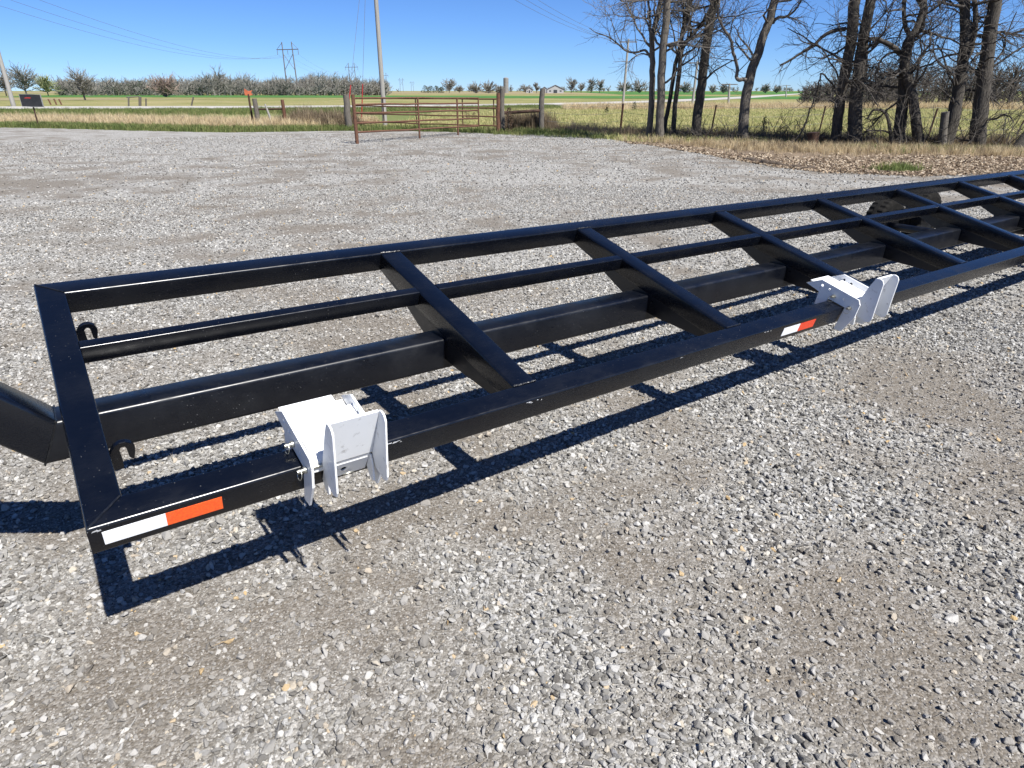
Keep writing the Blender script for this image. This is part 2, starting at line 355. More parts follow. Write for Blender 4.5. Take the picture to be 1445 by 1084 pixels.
# green wheat and tan stubble fields towards the horizon
sheet('road_verge', [(-190, 40), (-8, 40), (4, 60), (14, 92), (-10, 76), (-30, 69), (-62, 66), (-190, 66)], -0.01, M['green_verge'])
sheet('wheat_field', [(-150, 205), (-10, 175), (60, 150), (120, 210), (70, 230), (-20, 250), (-190, 300)], 0.02, M['wheat'])
sheet('wheat_field', [(50, 320), (190, 330), (420, 520), (700, 1500), (60, 1500), (70, 700)], 0.02, M['wheat'])
sheet('stubble_field', [(-400, 520), (55, 340), (55, 1400), (-900, 1400)], 0.01, M['tan_field'])
sheet('stubble_field', [(-260, 120), (-120, 118), (-60, 150), (-160, 190), (-300, 210)], 0.01, M['tan_field'])

# ---------------------------------------------------------------- scatter by geometry nodes ("stuff")
def scatter(name, pts, rots, scls, sources, label, cat, gravel=False, rnd=None):
    me = bpy.data.meshes.new(name); me.vertices.add(len(pts)); me.vertices.foreach_set('co', np.asarray(pts, np.float32).ravel())
    a = me.attributes.new('rot', 'FLOAT_VECTOR', 'POINT'); a.data.foreach_set('vector', np.asarray(rots, np.float32).ravel())
    a = me.attributes.new('scl', 'FLOAT_VECTOR', 'POINT'); a.data.foreach_set('vector', np.asarray(scls, np.float32).ravel())
    rs = np.random.RandomState(len(pts))
    a = me.attributes.new('idx', 'INT', 'POINT'); a.data.foreach_set('value', rs.randint(0, len(sources), len(pts)).astype(np.int32))
    a = me.attributes.new('rnd', 'FLOAT', 'POINT'); a.data.foreach_set('value', (rs.rand(len(pts)) if rnd is None else rnd).astype(np.float32))
    o = bpy.data.objects.new(name, me); col.objects.link(o); tag(o, label, cat, kind='stuff')
    src_c = bpy.data.collections.new(name + '_kinds')
    for i, sm in enumerate(sources):
        so = bpy.data.objects.new('%s_kind_%02d' % (name, i), sm); src_c.objects.link(so)
    ng = bpy.data.node_groups.new(name + '_nodes', 'GeometryNodeTree')
    ng.interface.new_socket('Geometry', in_out='INPUT', socket_type='NodeSocketGeometry'); ng.interface.new_socket('Geometry', in_out='OUTPUT', socket_type='NodeSocketGeometry')
    gi = ng.nodes.new('NodeGroupInput'); go = ng.nodes.new('NodeGroupOutput'); L = ng.links.new
    ci = ng.nodes.new('GeometryNodeCollectionInfo'); ci.inputs['Collection'].default_value = src_c; ci.inputs['Separate Children'].default_value = True; ci.inputs['Reset Children'].default_value = True
    ip = ng.nodes.new('GeometryNodeInstanceOnPoints'); ip.inputs['Pick Instance'].default_value = True
    def attr(nm, ty):
        n = ng.nodes.new('GeometryNodeInputNamedAttribute'); n.data_type = ty; n.inputs['Name'].default_value = nm; return n.outputs[0]
    geo = gi.outputs[0]
    if gravel:
        pos = ng.nodes.new('GeometryNodeInputPosition'); pf = patch_fac(ng, pos.outputs[0])
        st = ng.nodes.new('GeometryNodeStoreNamedAttribute'); st.data_type = 'FLOAT'; st.domain = 'POINT'; st.inputs['Name'].default_value = 'tone'
        L(geo, st.inputs['Geometry']); L(pf, st.inputs['Value']); geo = st.outputs[0]
        lim = ng.nodes.new('ShaderNodeMapRange'); lim.inputs[1].default_value = 0; lim.inputs[2].default_value = 1; lim.inputs[3].default_value = gravel; lim.inputs[4].default_value = 1.0; L(pf, lim.inputs[0])
        cmp = ng.nodes.new('FunctionNodeCompare'); cmp.data_type = 'FLOAT'; cmp.operation = 'LESS_THAN'; L(attr('rnd', 'FLOAT'), cmp.inputs[0]); L(lim.outputs[0], cmp.inputs[1])
        L(cmp.outputs[0], ip.inputs['Selection'])
    e2r = ng.nodes.new('FunctionNodeEulerToRotation'); L(attr('rot', 'FLOAT_VECTOR'), e2r.inputs[0])
    L(geo, ip.inputs['Points']); L(ci.outputs[0], ip.inputs['Instance']); L(attr('idx', 'INT'), ip.inputs['Instance Index']); L(e2r.outputs[0], ip.inputs['Rotation']); L(attr('scl', 'FLOAT_VECTOR'), ip.inputs['Scale'])
    L(ip.outputs[0], go.inputs[0])
    md = o.modifiers.new('scatter', 'NODES'); md.node_group = ng
    return o

rs = np.random.RandomState(11)
stones = []
for i in range(18):
    bm = bmesh.new(); k = 9 + i % 5
    fl = rs.uniform(0.45, 0.8); el = rs.uniform(0.6, 0.95)
    for _ in range(k):
        d = rs.normal(size=3); d /= np.linalg.norm(d); d *= rs.uniform(0.8, 1.05); bm.verts.new((d[0] * 0.5, d[1] * 0.5 * el, d[2] * 0.5 * fl))
    r_ = bmesh.ops.convex_hull(bm, input=bm.verts)
    bmesh.ops.delete(bm, geom=[v for v in bm.verts if not v.link_faces], context='VERTS')
    bmesh.ops.bevel(bm, geom=list(bm.edges), offset=0.035, segments=1, affect='EDGES')
    me = bpy.data.meshes.new('stone'); bm.to_mesh(me); bm.free(); me.materials.append(M['limestone']); stones.append(me)

def in_lot(x, y):
    ex = np.array([p[0] for p in fine_edge]); ey = np.array([p[1] for p in fine_edge]); o_ = np.argsort(ex)
    return y < np.interp(x, ex[o_], ey[o_])
def wedge(n, r0, r1, half, lo=0.0):      # points spread evenly over the part of the yard in front of the lens
    r = np.sqrt(rs.uniform(r0 ** 2, r1 ** 2, n)); a = rs.uniform(lo, half, n) * np.where(rs.rand(n) < .5, -1, 1); return r * np.sin(a), r * np.cos(a)
def stone_set(n, r0, r1, half, s0, s1, sink, pw=1.0, lo=0.0):
    x, y = wedge(n, r0, r1, half, lo); k = in_lot(x, y); x, y = x[k], y[k]; n = len(x)
    s = s0 + (s1 - s0) * rs.uniform(0, 1, n) ** pw
    rot = np.stack([rs.normal(0, 0.38, n), rs.normal(0, 0.38, n), rs.uniform(0, 6.283, n)], 1)
    return np.stack([x, y, s * (0.26 - sink * rs.uniform(0, 1, n))], 1), rot, np.stack([s, s, s], 1)
def gravel_obj(sets, label, floor):
    p, r, s = [np.concatenate(z) for z in zip(*sets)]
    return scatter('gravel', p, r, s, stones, label, 'gravel', gravel=floor)
W1 = 1.0
gravel_obj([stone_set(44000, 0.9, 3.2, .92, .006, .014, .4), stone_set(76000, 3.2, 6.5, .75, .009, .017, .4), stone_set(14000, 0.5, 3.2, 1.5, .007, .014, .4, 1.0, .92), stone_set(24000, 3.2, 6.5, 1.12, .010, .017, .4, 1.0, .75)], 'fine grey limestone chips strewn thinly over the yard', 0.7)
gravel_obj([stone_set(52000, 0.9, 3.2, .92, .012, .041, .26, 2.2), stone_set(116000, 3.2, 6.5, .75, .014, .039, .26, 2.0), stone_set(100000, 6.5, 13, .72, .020, .042, .22, 1.4), stone_set(56000, 13, 30, .68, .032, .058, .2), stone_set(20000, 0.5, 3.2, 1.5, .014, .044, .22, 2.0, .92), stone_set(44000, 3.2, 6.5, 1.12, .016, .042, .22, 1.7, .75), stone_set(26000, 6.5, 13, .90, .022, .044, .22, 1.4, .72)], 'loose crushed limestone gravel covering the yard', 0.14)
gravel_obj([stone_set(700, 0.9, 3.2, .92, .036, .062, .3, 1.9), stone_set(2000, 3.2, 8, .78, .036, .064, .3, 1.7), stone_set(3000, 8, 20, .72, .035, .07, .3, 1.7)], 'larger pale limestone pieces lying among the gravel', 0.3)

# ---------------------------------------------------------------- header trailer
T0 = Vector((-1.15411, 1.42994, 0.57458))
EU = Vector((0.8158469, 0.57799832, -0.0176572)); EW = Vector((-0.55564101, 0.79201618, 0.2529297)); EN = Vector((0.16017773, -0.19654085, 0.96732352))
W = 1.4445; TB = 0.1016; LEN = 12.35
base = Vector((T0.x, T0.y, 0)); OFF = T0 - base
def Fp(u, w, n): return OFF + EU * u + EW * w + EN * n
trailer = empty('header_trailer', base, 'long black steel header trailer with tilted ladder frame and white rest brackets', 'trailer')

def prof(w, h, r, seg=3):
    o = []
    for cx_, cy_, a0 in ((w / 2 - r, h / 2 - r, 0), (-w / 2 + r, h / 2 - r, 90), (-w / 2 + r, -h / 2 + r, 180), (w / 2 - r, -h / 2 + r, 270)):
        for k in range(seg + 1):
            a = R(a0 + 90 * k / seg); o.append((cx_ + r * math.cos(a), cy_ + r * math.sin(a)))
    return o
def rect_tube(mb, A, D, X, Y, w, h, L, r=0.010, s0=None, s1=None, cap=(True, True)):
    """hollow-section bar from A along D; X,Y span its section; s0/s1(x,y) shift the cut at either end"""
    pr = prof(w, h, r); n = len(pr)
    vs = [A + X * x + Y * y + D * (s0(x, y) if s0 else 0) for x, y in pr] + [A + X * x + Y * y + D * (L + (s1(x, y) if s1 else 0)) for x, y in pr]
    fs = [(i, (i + 1) % n, n + (i + 1) % n, n + i) for i in range(n)]
    if cap[0]: fs.append(tuple(reversed(range(n))))
    if cap[1]: fs.append(tuple(range(n, 2 * n)))
    return mb.add(vs, fs)
h2 = TB / 2
g = 0.0006
# side rails with mitred front corners (X = across, Y = normal)
for w0, sg, nm in ((0.0, 1, 'near'), (W - TB, -1, 'far')):
    mb = MB(); rect_tube(mb, Fp(0, w0 + h2, -h2), EU, EW, EN, TB, TB, LEN, s0=lambda x, y, sg=sg: h2 + sg * x + g, s1=lambda x, y, sg=sg: -(h2 + sg * x) - g)
    mb.build('side_rail', M['black_paint'], trailer, 40)
for u0, sg in ((0.0, 1), (LEN - TB, -1)):
    mb = MB(); rect_tube(mb, Fp(u0 + h2, 0, -h2), EW, EU, EN, TB, TB, W, s0=lambda x, y, sg=sg: h2 + sg * x + g, s1=lambda x, y, sg=sg: -(h2 + sg * x) - g)
    mb.build('end_rail', M['black_paint'], trailer, 40)
# weld beads along the front mitres
wb_ = MB()
rw = random.Random(5)
for w0, w1 in ((0.006, TB - 0.004), (W - 0.006, W - TB + 0.004)):
    pts = []; k = 14
    for i in range(k + 1):
        t = i / k; pts.append(Fp(0.006 + (TB - 0.010) * t + rw.uniform(-.001, .001), w0 + (w1 - w0) * t, 0.0012))
    MB().tube(pts, 0.0032, 5).build('corner_weld', M['weld'], trailer, 60)
# cross members with tapering gussets
BAR0, BARW, STEP, NB = 1.491, 0.112, 1.346, 8
mb = MB(); rect_tube(mb, Fp(BAR0 + BARW / 2, TB - 0.002, -h2), EW, EU, EN, BARW, TB, W - 2 * TB + 0.004, cap=(False, False))
bar0 = mb.build('cross_member', M['black_paint'], trailer, 40)
gp = [(TB + .004, -TB + .004), (W - TB - .004, -TB + .004), (1.157, -.116), (.90, -.176), (.70, -.212), (.534, -.194), (.257, -.142)]
mb = MB().prism(gp, lambda p, q, l: Fp(BAR0 + l, p, q), 0.002, BARW - 0.004)
mb.build('gusset_plate', M['black_paint_dull'], bar0)
for w_ in (TB - .001, W - TB + .001):
    MB().tube([Fp(BAR0 + BARW * i / 8, w_ + rw.uniform(-.0015, .0015), 0.0005) for i in range(9)], 0.004, 5).build('weld_bead', M['weld'], bar0, 60)
for k in range(1, NB):
    c = copy_tree(bar0, trailer); c.location = EU * (STEP * k)
# middle stringer between the cross members
MW0, MWD, MH = 0.912, 0.052, 0.072
def stringer(u0, u1):
    mb = MB(); rect_tube(mb, Fp(u0 - .001, MW0 + MWD / 2, -MH / 2 - .001), EU, EW, EN, MWD, MH, u1 - u0 + .002, r=0.0055, cap=(False, False))
    return mb.build('stringer', M['black_paint'], trailer, 40)
stringer(TB, BAR0)
s1_ = stringer(BAR0 + BARW, BAR0 + STEP)
for k in range(1, NB - 1):
    c = copy_tree(s1_, trailer); c.location = EU * (STEP * k)
stringer(BAR0 + STEP * (NB - 1) + BARW, LEN - TB)
# spine: upright square tube under the cross members, bending up into the gooseneck
UPZ = Vector((0, 0, 1)); EUH = EU.copy(); EV = UPZ.cross(EU).normalized(); EZ = EU.cross(EV).normalized()
SP = 0.150
spine_c = Fp(0, 0.642, -0.103) + EV * (SP / 2) - EZ * (SP / 2)
neck_el = R(47); ND = (-EU * math.cos(neck_el) + UPZ * math.sin(neck_el)).normalized(); NZ = ND.cross(EV).normalized()
if NZ.z < 0: NZ = -NZ
half = math.tan((neck_el) / 2)
mb = MB(); u_bend = -0.055
rect_tube(mb, spine_c + EU * u_bend, EU, EV, EZ, SP, SP, LEN - 0.35 - u_bend, r=0.014, s0=lambda x, y: -y * half * -1 if False else y * half, cap=(False, True))
mb.build('spine_beam', M['black_paint_dull'], trailer, 40)
mb = MB(); rect_tube(mb, spine_c + EU * (u_bend - 0.0005), ND, EV, NZ, SP, SP, 1.35, r=0.014, s0=lambda x, y: y * half, s1=lambda x, y: -y * half, cap=(False, False))
mb.build('gooseneck_riser', M['black_paint'], trailer, 40)
elb = spine_c + EU * u_bend + ND * 1.35
mb = MB(); rect_tube(mb, elb, -EU, EV, EZ, SP, SP, 1.5, r=0.014, s0=lambda x, y: -y * half, cap=(False, True))
mb.build('gooseneck_arm', M['black_paint'], trailer, 40)
tip = elb - EU * 1.38
mb = MB(); rect_tube(mb, tip - EZ * (SP / 2), -EZ, EU, EV, 0.11, 0.11, 0.62, r=0.012); mb.build('coupler', M['black_paint'], trailer, 40)
jk = elb - EU * 0.45 + EV * 0.16
zt = jk.z + 0.15
jo = MB().tube([(jk.x, jk.y, zt), (jk.x, jk.y, 0.5)], 0.05, 12).build('landing_jack', M['black_paint_dull'], trailer, 40)
MB().tube([(jk.x, jk.y, 0.52), (jk.x, jk.y, 0.03)], 0.038, 12).build('jack_leg', M['zinc'], jo, 40)
MB().box((jk.x, jk.y, 0.018), 0.24, 0.24, 0.02).build('jack_foot', M['black_paint_dull'], jo)
MB().box((jk.x - EV.x * .05, jk.y - EV.y * .05, zt - .15), .12, .12, .12).build('jack_mount', M['black_paint_dull'], jo)
# weld ring at the bend
mb = MB(); ring = []
for x, y in ((SP / 2, SP / 2), (-SP / 2, SP / 2), (-SP / 2, -SP / 2), (SP / 2, -SP / 2), (SP / 2, SP / 2)):
    ring.append(spine_c + EU * u_bend + EV * x + EZ * y + EU * (y * half))
mb.tube(ring, 0.0035, 5); mb.build('bend_weld', M['weld'], trailer, 60)

# reflective tape on the near rail
def tape_piece(u0, u1, n0, n1, m):
    mb = MB(); mb.prism([(u0, n0), (u1, n0), (u1, n1), (u0, n1)], lambda p, q, l: Fp(p, l, q), -0.0006, -0.0018); return mb.build('reflective_tape', m, trailer)
for a, b_, c_, m_ in ((0.034, 0.193, 'white half of the reflective tape', 'tape_white'), (0.1932, 0.347, 'orange red half of the reflective tape', 'tape_orange'), (3.212, 3.363, 'white half of the reflective tape', 'tape_white'), (3.3632, 3.515, 'red half of the reflective tape', 'tape_red'),
                     (7.2, 7.352, 'white half of the reflective tape', 'tape_white'), (7.3522, 7.505, 'red half of the reflective tape', 'tape_red')):
    tag(tape_piece(a, b_, -0.072, -0.022, M[m_]), c_)
# chipped paint marks on the near rail edge
simple('bare_steel', (0.38, 0.39, 0.40), (0.62, 0.63, 0.64), 60, 0.4, 0.2, metal=0.3)
mb = MB(); rc = random.Random(2)
for uc, n_ in ((1.52, 7), (0.915, 9), (0.03, 4), (2.4, 3), (3.05, 3)):
    for _ in range(n_):
        u = uc + rc.gauss(0, .018); n0 = rc.uniform(-.016, -.002); l = rc.uniform(.004, .018); hh = rc.uniform(.0012, .0035); w_ = -0.0004
        mb.prism([(u - l / 2, n0 - hh), (u + l / 2, n0 - hh * .3), (u + l * .4, n0 + hh), (u - l * .3, n0 + hh * .6)], lambda p, q, lv: Fp(p, lv + max(0, (q + .010)) * .75, q), -0.0003, -0.0008)
mb.build('paint_chip', M['bare_steel'], trailer)['kind'] = 'stuff'
# chain hooks welded under the front rail
def hook(wc):
    mb = MB(); n0 = -0.012
    out = [(TB - .002, -.118), (TB + .028, -.118), (TB + .030, -.085), (TB + .027, -.040), (TB + .033, -.030), (TB + .043, -.030), (TB + .047, -.040), (TB + .0495, -.078), (TB + .062, -.090)]
    out += [(TB + .069, -.060), (TB + .071, -.042), (TB + .064, -.022), (TB + .048, -.011), (TB + .030, -.011), (TB + .014, -.020), (TB + .004, -.036), (TB - .002, -.05)]
    mb.prism(out, lambda p, q, l: Fp(p, wc + l, q), -0.009, 0.009)
    return bevel(mb.build('chain_hook', M['black_paint'], trailer), 0.002, 2)
hook(0.35); hook(1.10)

# white rest brackets pinned over the near rail
U0 = 0.595
plate = [(.270, .027), (.188, .088), (-.058, .084), (-.078, .060), (-.083, -.02), (-.050, -.130), (-.006, -.138), (-.006, .006), (.1075, .006), (.108, -.066), (.168, -.060), (.175, .016)]
body = MB()                                # sliding channel between the side plates
sl = [(.165, .000), (.165, .046), (.02, .046), (-.004, .040), (-.022, .026), (-.030, .004), (-.031, -.004), (-.037, -.004), (-.036, .006), (-.028, .031), (-.006, .048), (.02, .053), (.1715, .053), (.1715, .000)]
body.prism(sl, lambda p, q, l: Fp(U0 + l, p, q), 0.022, 0.206)
bracket = bevel(body.build('rest_bracket', M['white_paint'], trailer), 0.002, 2)
for l0, l1 in ((0.022, 0.028), (0.200, 0.206)):
    MB().prism([(.164, .001), (.164, .0455), (.02, .0455), (-.004, .0395), (-.022, .0255), (-.032, .0035), (-.012, .0035), (-.005, .008), (.16, .008)], lambda p, q, l: Fp(U0 + l, p, q), l0, l1).build('slide_wall', M['white_paint'], bracket)
bracket['label'] = 'white painted header rest bracket pinned over the near rail'
HOLES = [(.172, .058, .0085), (.122, .056, .0085), (.020, .045, .006)]
def plate_mesh(l0, l1, nm):
    mb = MB().holed(plate, HOLES, lambda p, q, l: Fp(U0 + l, p, q), l0, l1); o = mb.build(nm, M['white_paint'], bracket)
    bevel(o, 0.0018, 1); return o
plate_mesh(0.0, 0.008, 'side_plate'); plate_mesh(0.238, 0.246, 'side_plate')
fu = lambda p, q, l: Fp(U0 + l, p, q)
bevel(MB().prism([(.172, .0468), (.256, .0468), (.256, .0526), (.172, .0526)], fu, 0.0084, 0.196).build('back_plate', M['white_paint'], bracket), 0.001, 1)
bevel(MB().prism([(.110, .0150), (.256, .0150), (.256, .0200), (.110, .0200)], fu, 0.1965, 0.2376).build('slot_floor', M['white_paint'], bracket), 0.001, 1)
bevel(MB().prism([(.0, .0470), (.180, .0470), (.180, .0528), (.0, .0528)], fu, 0.2062, 0.2376).build('filler_plate', M['white_paint'], bracket), 0.001, 1)
LP0, LP1 = 0.050, 0.226
web = [(-.062, .212), (-.068, .221), (-.076, .2185), (-.042, .019), (-.036, .019)]
bevel(MB().prism(web, fu, LP0 + .0072, LP1 - .0072).build('support_lip', M['white_paint'], bracket), 0.002, 2)
fl = [(-.064, .206), (-.070, .2200), (-.088, .2270), (-.106, .2235), (-.119, .208), (-.156, .002), (-.150, -.020), (-.130, -.031), (-.070, -.026), (-.034, .019), (-.054, .16)]
for l0, l1 in ((LP0, LP0 + .007), (LP1 - .007, LP1)):
    bevel(MB().prism(fl, fu, l0, l1).build('lip_flange', M['white_paint'], bracket), 0.0025, 2)
for l0, l1 in ((LP0 + .0078, LP0 + .0138), (LP1 - .0138, LP1 - .0078)):
    bevel(MB().prism([(-.044, .010), (-.060, -.020), (-.076, -.080), (-.068, -.090), (-.040, -.086), (-.016, -.060), (-.030, .010)], fu, l0, l1).build('foot_side', M['white_paint'], bracket), 0.0015, 1)
ft = MB().holed([(LP0 + .0142, .0175), (LP1 - .0142, .0175), (LP1 - .0142, -.082), (LP0 + .0142, -.082)], [(.128, -.040, .0105)], lambda p, q, l: Fp(U0 + p, -.041 + (.018 - q) * .34 + l, q), 0.0, 0.006)
bevel(ft.build('foot_plate', M['white_paint'], bracket), 0.0012, 1)
rg = MB(); rg.tube([Fp(U0 + .140 + .019 * math.cos(a), -.034 - .008 * math.sin(a * 1), -.052 + .007 * math.sin(a)) for a in np.linspace(0, 6.283, 20)], 0.0016, 6, cap=False); rg.build('pin_ring', M['zinc'], bracket, 60)
for (w_, n_) in ((.079, .035), (-.034, .019)):
    pp = []; rr_ = []
    for du, r_ in ((-.030, .0068), (-.0105, .0068), (-.010, .0115), (-.0006, .0115), (-.0005, .0068), (.246, .0068), (.2466, .0095), (.262, .0095)):
        pp.append(Fp(U0 + du, w_, n_)); rr_.append(r_)
    po = MB().tube(pp, rr_, 12).build('clevis_pin', M['zinc'], bracket, 40)
    MB().tube([Fp(U0 - .022 + .004 * math.sin(a), w_ + .017 * math.cos(a), n_ - .014 + .017 * math.sin(a)) for a in np.linspace(0, 6.283, 22)], 0.0014, 6, cap=False).build('pin_ring', M['zinc'], bracket, 60)
b2 = copy_tree(bracket, trailer); b2.location = EU * (3.777 - U0)

# axles and wheels
hub_c = spine_c + EV * 0.0
def tyre_mesh(mb, c, ax, r, w):
    ax = ax.normalized(); x = ax.orthogonal().normalized(); y = ax.cross(x); n = 112
    sec = [(-.5, .60), (-.54, .80), (-.50, .93), (-.40, .985), (-.14, 1.0), (-.12, .965), (-.10, 1.0), (.10, 1.0), (.12, .965), (.14, 1.0), (.40, .985), (.50, .93), (.54, .80), (.5, .60)]
    b = len(mb.v)
    for i in range(n):
        a = 2 * math.pi * i / n; d = x * math.cos(a) + y * math.sin(a)
        for (s, q) in sec:
            rr = q * r - (0.011 if (q > .9 and (i // 2) % 2 == (0 if s > 0 else 1) and abs(s) > .13) else 0)
            mb.v.append(tuple(c + ax * (s * w) + d * rr))
    k = len(sec)
    for i in range(n):
        for j in range(k - 1):
            mb.f.append((b + i * k + j, b + ((i + 1) % n) * k + j, b + ((i + 1) % n) * k + j + 1, b + i * k + j + 1))
    return mb
for ua in (7.68, 8.56):
    cA = spine_c + EU * ua; cA = Vector((cA.x, cA.y, 0.302))
    ao = MB().tube([cA - EV * 0.95, cA + EV * 0.95], 0.04, 12).build('axle', M['black_paint_dull'], trailer, 40)
    for off in (-1.0, 1.0):
        c = cA + EV * off; sg = 1 if off > 0 else -1
        wh = MB().tube([c - EV * .05, c + EV * (.07 * sg)], 0.055, 16).build('wheel', M['zinc'], trailer, 40)
        tm = MB(); tyre_mesh(tm, c, EV, 0.300, 0.18); tm.build('tyre', M['rubber'], wh)
        MB().tube([c - EV * .085, c - EV * .07, c - EV * .02, c + EV * .03, c + EV * .085], [.186, .168, .155, .168, .186], 28).build('rim', M['black_paint_dull'], wh, 30)

# ---------------------------------------------------------------- gates and posts
def rail(mb, a, b, r, n=8): return mb.tube([a, b], r, n)
def make_gate(A, B, label, legs, stiles, hts, z0=0.0, r=0.031, end_post=True, tilt=0.0):
    A = Vector(A); B = Vector(B); o = empty('farm_gate', (A.x, A.y, 0), label, 'gate', 'rusty tube gates across the yard entrance'); o0 = Vector((A.x, A.y, 0))
    D = (B - A); 
    def pt(t, z): p = A + D * t - o0; return Vector((p.x, p.y, z - tilt * t))
    rgg = random.Random(int(A.x * 100))
    for h in hts:
        pts = [pt(i / 8, h + rgg.uniform(-.012, .012)) for i in range(9)]
        MB().tube(pts, r, 8).build('gate_rail', M['rust'], o, 60)
    for t in stiles: MB().tube([pt(t, hts[0] - .02) + D.normalized().cross(Vector((0, 0, 1))) * .03, pt(t, hts[-1] + .02) + D.normalized().cross(Vector((0, 0, 1))) * .03], r * 0.9, 8).build('gate_stile', M['rust'], o, 60)
    for t in legs: MB().tube([pt(t, -0.02), pt(t, hts[-1])], r * 1.15, 8).build('gate_leg', M['rust'], o, 60)
    if end_post: MB().tube([pt(-0.004, -0.03), pt(-0.004, hts[-1] + 0.10)], 0.062, 12).build('gate_end_post', M['rust'], o, 60)
    return o
gA = G(505, 203); gB = G(675, 188.5)
make_gate((gA.x, gA.y, 0), (gB.x, gB.y, 0), 'rusty tube gate swung open into the gravel yard, its thick end post on the ground', (0.46, 0.80), (1.0,), (0.36, 0.66, 0.97, 1.24, 1.44), tilt=0.06)
hp = G(703, 188.5); hq = P(503, 182, 33.5)
make_gate((hp.x - .06, hp.y, 0), (hq.x, hq.y, 0), 'rusty tube gate hung on the round rusty post behind the open gate', (), (0.02, 0.22, 0.54, 0.78, 1.0), (0.30, 0.66, 1.00, 1.34), end_post=False, r=0.027)
def post(name, p, h, r, m, label, cat, lean=(0, 0), n=10, group=None, cap=None):
    o = empty(name, (p.x, p.y, 0), label, cat, group); rr = random.Random(int(p.x * 37 + p.y * 11))
    pts = [Vector((lean[0] * h * t + rr.uniform(-.2, .2) * r, lean[1] * h * t, h * t - 0.05)) for t in (0, .25, .5, .75, 1)]
    MB().tube(pts, [r * 1.08, r * 1.03, r, r * .98, r * .93], n).build('shaft', M[m], o, 50)
    return o
post('gate_post', G(703, 188.3), 1.62, 0.085, 'rust', 'round rusty steel post that carries the inner gate', 'post')
p1 = G(709, 187.8); p2 = G(763, 186)
post('fence_post', p1, 1.78, 0.11, 'old_wood', 'weathered wooden brace post beside the rusty gate post', 'post', (0.0, 0))
post('fence_post', p2, 1.80, 0.12, 'old_wood', 'weathered wooden brace post at the weedy end of the cross rail', 'post', (0.02, 0))
bo = empty('brace_rail', (p1.x, p1.y, 0), 'dark rusted cross rail between the two wooden posts by the gate', 'rail')
MB().tube([Vector((0, 0, .80)), Vector((p2.x - p1.x, p2.y - p1.y, .86))], 0.065, 8).build('bar', M['rust_dark'], bo, 50)
post('fence_post', G(493.5, 183.5), 1.55, 0.15, 'old_wood', 'stout grey wooden post where the weedy fence meets the open gate', 'post', (-.02, 0), 12)
fp = G(357.5, 178); o = post('marker_post', fp, 1.55, 0.05, 'rust_dark', 'thin dark post with an orange flag on top', 'post')
mb = MB(); fs_ = .62; mb.add([(px_ * fs_, py_ * fs_, 1.45 + (pz_ - 1.5) * fs_) for px_, py_, pz_ in [(-.28, -.02, 1.50), (.05, 0, 1.46), (.33, .03, 1.52), (.22, .02, 1.72), (.36, .05, 1.86), (.02, .0, 1.80), (-.26, -.04, 2.0), (-.30, -.02, 1.74)]], [(0, 1, 5, 7), (1, 2, 3, 5), (3, 4, 5), (5, 6, 7)])
fo = mb.build('flag', M['orange_flag'], o); sm = fo.modifiers.new('thick', 'SOLIDIFY'); sm.thickness = 0.02
q1 = G(365, 178.5); q2 = G(403, 178.5)
post('fence_post', q1, 1.35, 0.12, 'old_wood', 'grey wooden brace post next to the orange flag', 'post')
post('fence_post', q2, 1.30, 0.085, 'rust', 'rusty brace post among brown weeds, joined to the wooden post by a rail', 'post')
bo = empty('brace_rail', (q1.x, q1.y, 0), 'thin brown cross rail of the fence brace by the orange flag', 'rail')
MB().tube([Vector((0, 0, .80)), Vector((q2.x - q1.x, q2.y - q1.y, .82))], 0.04, 8).build('bar', M['rust_dark'], bo, 50)
bo = empty('broken_post', (G(382, 179).x, G(382, 179).y, 0), 'pale broken wooden stake leaning in the weeds', 'stake'); MB().tube([(0, 0, -.05), (.02, 0, .5), (-.12, 0, 1.05)], [.06, .055, .04], 7).build('shaft', M['pole_wood'], bo, 50)

# leaning sign board at the yard's edge
sp = G(55, 180.5); so = empty('sign_board', (sp.x, sp.y, 0), 'black rectangular board on a thin leaning rusty post beside the ditch', 'sign')
top = P(46, 147, sp.y) - sp; top.y = 0
MB().tube([Vector((0, 0, -.05)), Vector((top.x * .5, 0, top.z * .5)), Vector((top.x, 0, top.z + .05))], 0.035, 8).build('post', M['rust_dark'], so, 50)
bc = P(45.5, 142, sp.y) - sp
bd = MB().box((bc.x, -.06, bc.z), 1.0, .05, .54, Vector((math.cos(R(-2)), 0, math.sin(R(-2)))), Vector((0, 1, 0)), Vector((-math.sin(R(-2)), 0, math.cos(R(-2))))).build('board', M['sign_black'], so)
fr = MB()
for dx, dz, wx, wz in ((0, .28, 1.03, .018), (0, -.28, 1.03, .018), (.507, 0, .016, .54), (-.507, 0, .016, .54)):
    MB().box((bc.x + dx, -.065, bc.z + dz - dx * .03), wx, .06, wz).build('frame_strip', M['sign_edge'], bd)
MB().add([(bc.x - .30, -.087, bc.z + .09), (bc.x - .16, -.087, bc.z + .10), (bc.x - .02, -.087, bc.z + .085), (bc.x + .04, -.087, bc.z + .13), (bc.x - .05, -.087, bc.z + .15), (bc.x - .18, -.087, bc.z + .145), (bc.x - .27, -.087, bc.z + .13)], [tuple(range(7))]).build('red_mark', M['red_mark'], bd)

